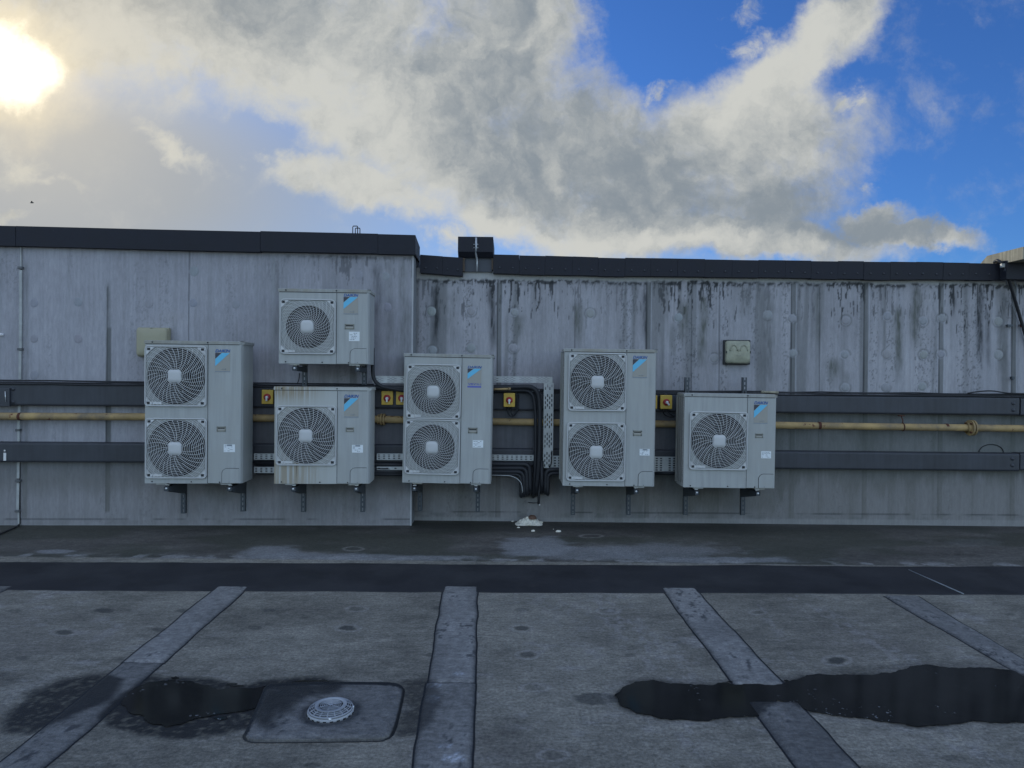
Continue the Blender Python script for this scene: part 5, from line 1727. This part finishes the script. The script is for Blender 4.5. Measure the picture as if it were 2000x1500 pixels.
switch('L', 524, 775, 22, 28, .12, 'yellow switch partly hidden behind the left edge of the rust streaked unit')
switch('L', 757, 777, 22.5, 27, .12, 'yellow switch fully visible just left of the middle twin fan unit')
switch('L', 785.5, 777, 22.5, 27, .12, 'yellow switch half hidden behind the left edge of the middle unit')
switch('R', 994.8, 781, 22, 27, .18, 'yellow switch with black cable loops in the gap right of the middle unit', loops=True)
switch('R', 1272.5, 785, 20, 26, .16, 'yellow switch almost wholly hidden behind the right twin fan unit')
sw = switch('R', 1300, 785, 23, 27, .18, 'yellow switch with its white handle turned aside, between the two right units', R(-40))
b = MB(); b.tube(fillet([(-.03, .01, -.075), (-.02, .01, -.13), (.03, .012, -.16), (.10, .014, -.165)], .06), .0075, 6); b.obj('cable_loop', M['cable'], sw); b = MB(); b.tube(fillet([(.02, .01, -.075), (.03, .01, -.11), (.08, .012, -.15), (.11, .014, -.15)], .05), .0075, 6)
b.obj('cable_loop', M['cable'], sw)

# ------------------------------------------------------------------ bulkhead lamps
def lamp(side, x0, x1, y0, y1, label, cover, marks):
    fn = left_at if side == 'L' else right_at
    c_ = fn((x0 + x1) / 2, (y0 + y1) / 2, .05)
    s_ = (fn(x1, y0, .05) - fn(x0, y0, .05)).length / 2
    t_ = (fn(x1, y0, .05) - fn(x1, y1, .05)).length / 2
    e = empty('bulkhead_lamp', c_, LYAW if side == 'L' else 0)
    tag(e, label, 'bulkhead lamp', 'square bulkhead lamps on the wall')
    b_ = MB(); ex = .012 if marks else .004; b_.box(-s_ - ex, s_ + ex, -.004, .049, -t_ - ex, t_ + ex, .010); b_.obj('back_box', M['lamp_base' if marks else 'lamp_cream'], e)
    o_ = rrect(-s_, s_, -t_, t_, .03, 5); n_ = len(o_)
    b_ = MB()
    for k_, yy_ in ((1, -.002), (1, -.030), (.96, -.044), (.86, -.052), (.4, -.056)):
        b_.v += [(x * k_, yy_, z * k_) for x, z in o_]
    for i in range(4):
        for k_ in range(n_):
            k2 = (k_ + 1) % n_
            b_.f.append((i * n_ + k_, i * n_ + k2, (i + 1) * n_ + k2, (i + 1) * n_ + k_)); b_.mi.append(0); b_.sm.append(True)
    b_.f.append(tuple(range(4 * n_, 5 * n_))); b_.mi.append(0); b_.sm.append(True)
    cv = b_.obj('lamp_cover', M[cover], e)
    if marks:
        b_ = MB()
        b_.tube([(-s_ * .72 + .03 * 0 + s_ * .3 * (1 - math.cos(a)), -.0565, t_ * .1 + t_ * .5 * math.sin(a)) for a in np.linspace(0, math.pi, 12)], .006, 5)
        b_.obj('lens_rib', M['lamp_mark'], cv); b_ = MB()
        b_.tube([(s_ * .72 - s_ * .3 * (1 - math.cos(a)), -.0565, t_ * .1 + t_ * .5 * math.sin(a)) for a in np.linspace(0, math.pi, 12)], .006, 5)
        b_.obj('lens_rib', M['lamp_mark'], cv); b_ = MB()
        b_.box(-.008, .008, -.060, -.055, t_ * .05, t_ * .25, .003); b_.obj('lens_screw', M['lamp_mark'], cv); b_ = MB()
        b_.box(-.022, .022, -.059, -.055, -t_ * .35, -t_ * .28)
        b_.obj('lens_slot', M['lamp_mark'], cv)
        for sx_ in (-1, 1):
            b_ = MB(); b_.box(sx_ * s_ * .98 - .006, sx_ * s_ * .98 + .006, -.046, -.030, -.014, .014, .003); b_.obj('lens_clip', M['lamp_base'], cv)
    else:
        b_ = MB(); b_.box(-.010, .010, -.050, -.036, t_ * .93, t_ * 1.0, .002); b_.obj('lens_clip', M['lamp_mark'], cv)


lamp('L', 269.5, 329.5, 640.5, 696, 'plain cream square lamp half hidden behind the far left unit', 'lamp_cream', False)
lamp('R', 1416, 1463.5, 666, 710, 'grimy square lamp with a dark frame on the wall above the far right unit', 'lamp_lens', True)

# ------------------------------------------------------------------ conduit down the left wall
cd = empty('flat_conduit', left_at(36, 1026, .012))
tag(cd, 'pale flat conduit with dark clips running down the far left of the wall', 'conduit')
ci = cd.matrix_world.inverted()
C_ = lambda x, y, off=.014: ci @ left_at(x, y, off)
segs = [((40, 483), (40.5, 522), .006, .02), ((40, 527), (39.5, 680), .013, .022), ((39, 685), (38.5, 740), .013, .022), ((37.5, 790), (35.5, 838), .014, .05), ((35.5, 842), (36, 862), .012, .03), ((35.5, 902), (35, 934), .013, .02), ((35, 944), (34, 996), .013, .02), ((36, 1000), (36.5, 1025), .010, .012)]
for (a, c_, w_, off) in segs:
    b = MB()
    p, r_ = C_(*a, off), C_(*c_, off)
    b.add([(p.x - w_, p.y, p.z), (p.x + w_, p.y, p.z), (r_.x + w_, r_.y, r_.z), (r_.x - w_, r_.y, r_.z), (p.x - w_, p.y + .012, p.z), (p.x + w_, p.y + .012, p.z), (r_.x + w_, r_.y + .012, r_.z), (r_.x - w_, r_.y + .012, r_.z)],
          [(0, 1, 2, 3), (4, 7, 6, 5), (0, 4, 5, 1), (1, 5, 6, 2), (2, 6, 7, 3), (3, 7, 4, 0)])
    b.obj('conduit_strip', M['conduit'], cd)
b = MB(); b.tube([C_(41.5, 525, .006), C_(40.5, 740, .006)], .004, 5); b.obj('conductor_wire', M['cable'], cd); b = MB(); b.tube([C_(38.5, 860, .01), C_(39, 1024, .01)], .005, 5); b.obj('conductor_wire', M['cable'], cd)
for (x, y) in ((40, 523), (39.5, 682), (35.5, 840), (35.5, 939), (34.5, 998)):
    p = C_(x, y, .02)
    b = MB(); b.box(p.x - .024, p.x + .024, p.y - .014, p.y + .02, p.z - .013, p.z + .013, .004); b.obj('clip', M['conduit_clip'], cd)
b = MB(); b.tube([ci @ left_at(37, 1025, .02), ci @ ground_at(30, 1030, .012), ci @ ground_at(-10, 1047, .012), ci @ ground_at(-90, 1075, .012)], .009, 6); b.obj('floor_lead', M['cable'], cd)

# small things on the left beams
p = left_at(10, 891, .11); q2 = left_at(10, 880, .11)
b = MB(); b.box(p.x - .013, p.x + .013, p.y - .006, p.y, p.z - .045, p.z + .035); tag(b.obj('white_tag', M['white']), 'narrow white tag on the lower left beam near the frame edge', 'tag')
b = MB(); b.box(q2.x - .010, q2.x + .006, q2.y - .006, q2.y, q2.z - .008, q2.z + .008, .002); tag(b.obj('white_stud', M['white']), 'small white stud above the narrow tag on the lower left beam', 'stud')
p = left_at(4, 776, .13)
b = MB(); b.box(p.x - .3, p.x + .075, p.y, p.y + .03, p.z - .095, p.z + .095, .006); jb = b.obj('splice_plate', M['beam']); tag(jb, 'slate splice plate over the upper beam at the left frame edge', 'splice plate')
b = MB(); b.tube([p + Vector((.035, -.004, .06)), p + Vector((.04, -.004, -.045))], .004, 5); b.obj('bright_edge', M['bolt'], jb)
p = left_at(2, 653.5, .02); b = MB(); b.lathe([(.016, .02), (.016, -.012), (.001, -.014)], 'y', 12, tuple(p)); tag(b.obj('wall_stud', M['white']), 'tiny white stud on the wall at the left frame edge', 'stud')
# big curved scratch mark, a half round hoop behind the lower beam at right
pts = [right_at(1936 + 24 * math.cos(a), 884 - 16 * math.sin(a), .004) for a in np.linspace(0.05, math.pi - .05, 16)]
b = MB(); b.tube(pts, .005, 5)
tag(b.obj('wire_arc', M['cable']), 'half round dark wire arc on the wall above the lower right beam', 'wire arc')

# ------------------------------------------------------------------ foam rubble at the wall foot
pc = right_at(1033, 1021, .13)
fp = empty('foam_rubble', (pc.x, pc.y, 0))
tag(fp, 'heap of broken white foam at the foot of the wall under the pipes', 'rubble heap')
b = MB()
rng = random.Random(11)
nx_, ny_ = 26, 12
vs, fs = [], []
for j in range(ny_):
    for i in range(nx_):
        u_, v_ = i / (nx_ - 1) * 2 - 1, j / (ny_ - 1) * 2 - 1
        h_ = max(0, 1 - (u_ * u_) ** .75) * max(0, 1 - abs(v_) ** 1.4)
        vs.append((u_ * .155 + rng.uniform(-.006, .006), v_ * .09 + rng.uniform(-.006, .006), h_ * .095 * rng.uniform(.72, 1.12) - .004))
for j in range(ny_ - 1):
    for i in range(nx_ - 1):
        fs.append((j * nx_ + i, j * nx_ + i + 1, (j + 1) * nx_ + i + 1, (j + 1) * nx_ + i))
b.add(vs, fs)
for k_ in range(26):
    x, y = rng.uniform(-.15, .15), rng.uniform(-.10, .02)
    s_ = rng.uniform(.006, .016); z = max(.0, .085 * (1 - abs(x) / .15)) * .7 * max(.1, 1 - abs(y) / .09)
    b.box(x - s_, x + s_, y - s_ * .7, y + s_ * .7, z, z + s_ * 1.2, s_ * .3)
b.obj('foam_heap', M['foam'], fp)
b = MB(); b.lathe([(.05, .0), (.044, .02), (.03, .035), (.001, .04)], 'z', 9, (.035, -.005, .060)); b.obj('brown_chunk', M['foam_dark'], fp)
for (x, y, s_, lab) in ((1001, 1019, .016, 'small white foam chip left of the foam heap by the wall'), (1013, 1031, .017, 'white foam chip just below the left side of the foam heap'), (1041, 1038, .024, 'white foam chip on the ground below the middle of the foam heap'),
                        (1091, 1039, .030, 'largest white foam chip lying right of the foam heap'), (1058, 1021, .018, 'white foam chip at the right foot of the foam heap'), (1081, 1034, .006, 'tiny white foam crumb between the two larger chips')):
    p = ground_at(x, y)
    o_ = [(s_ * rng.uniform(.75, 1.15) * math.cos(a), s_ * .55 * rng.uniform(.7, 1.1) * math.sin(a)) for a in np.linspace(0, 2 * math.pi, 9, endpoint=False)]
    b = MB(); n_ = 9
    for k_, z in ((1, 0), (.96, s_ * .35), (.6, s_ * .6)):
        b.v += [(a * k_, c_ * k_, z * rng.uniform(.8, 1.2)) for a, c_ in o_]
    for i in range(2):
        for k_ in range(n_):
            k2 = (k_ + 1) % n_
            b.f.append((i * n_ + k_, i * n_ + k2, (i + 1) * n_ + k2, (i + 1) * n_ + k_)); b.mi.append(0); b.sm.append(False)
    b.f.append(tuple(range(2 * n_, 3 * n_))); b.mi.append(0); b.sm.append(False)
    o = b.obj('foam_chip', M['foam']); o.location = (p.x, p.y, .001); o.rotation_euler = (0, 0, .3)
    tag(o, lab, 'foam chip', 'white foam chips on the roof')

# ------------------------------------------------------------------ distant bird
p = at_y(62, 396, 60.0)
b = MB()
b.tube([(-.14, .1, 0), (-.05, .02, .0), (.08, -.02, .01), (.16, -.05, .02)], [.01, .05, .055, .015], 8)
for s_ in (-1, 1):
    b.add([(.06, 0, .02), (-.06, 0, .02), (-.03, s_ * .22, .10), (.07, s_ * .22, .10), (-.05, s_ * .5, .05), (-.01, s_ * .5, .05), (.0, 0, .035), (.02, s_ * .22, .112)],
          [(0, 1, 2, 3), (3, 2, 4, 5), (6, 7, 2, 1), (6, 0, 3, 7), (7, 3, 5), (7, 5, 4), (7, 4, 2)])
o = b.obj('bird', M['bird']); o.location = p; o.rotation_euler = (0, 0, .5)
tag(o, 'small dark bird flying far off in the sky at the left', 'bird')

# tidy: parts of one thing carry no category of their own
bpy.context.view_layer.update()
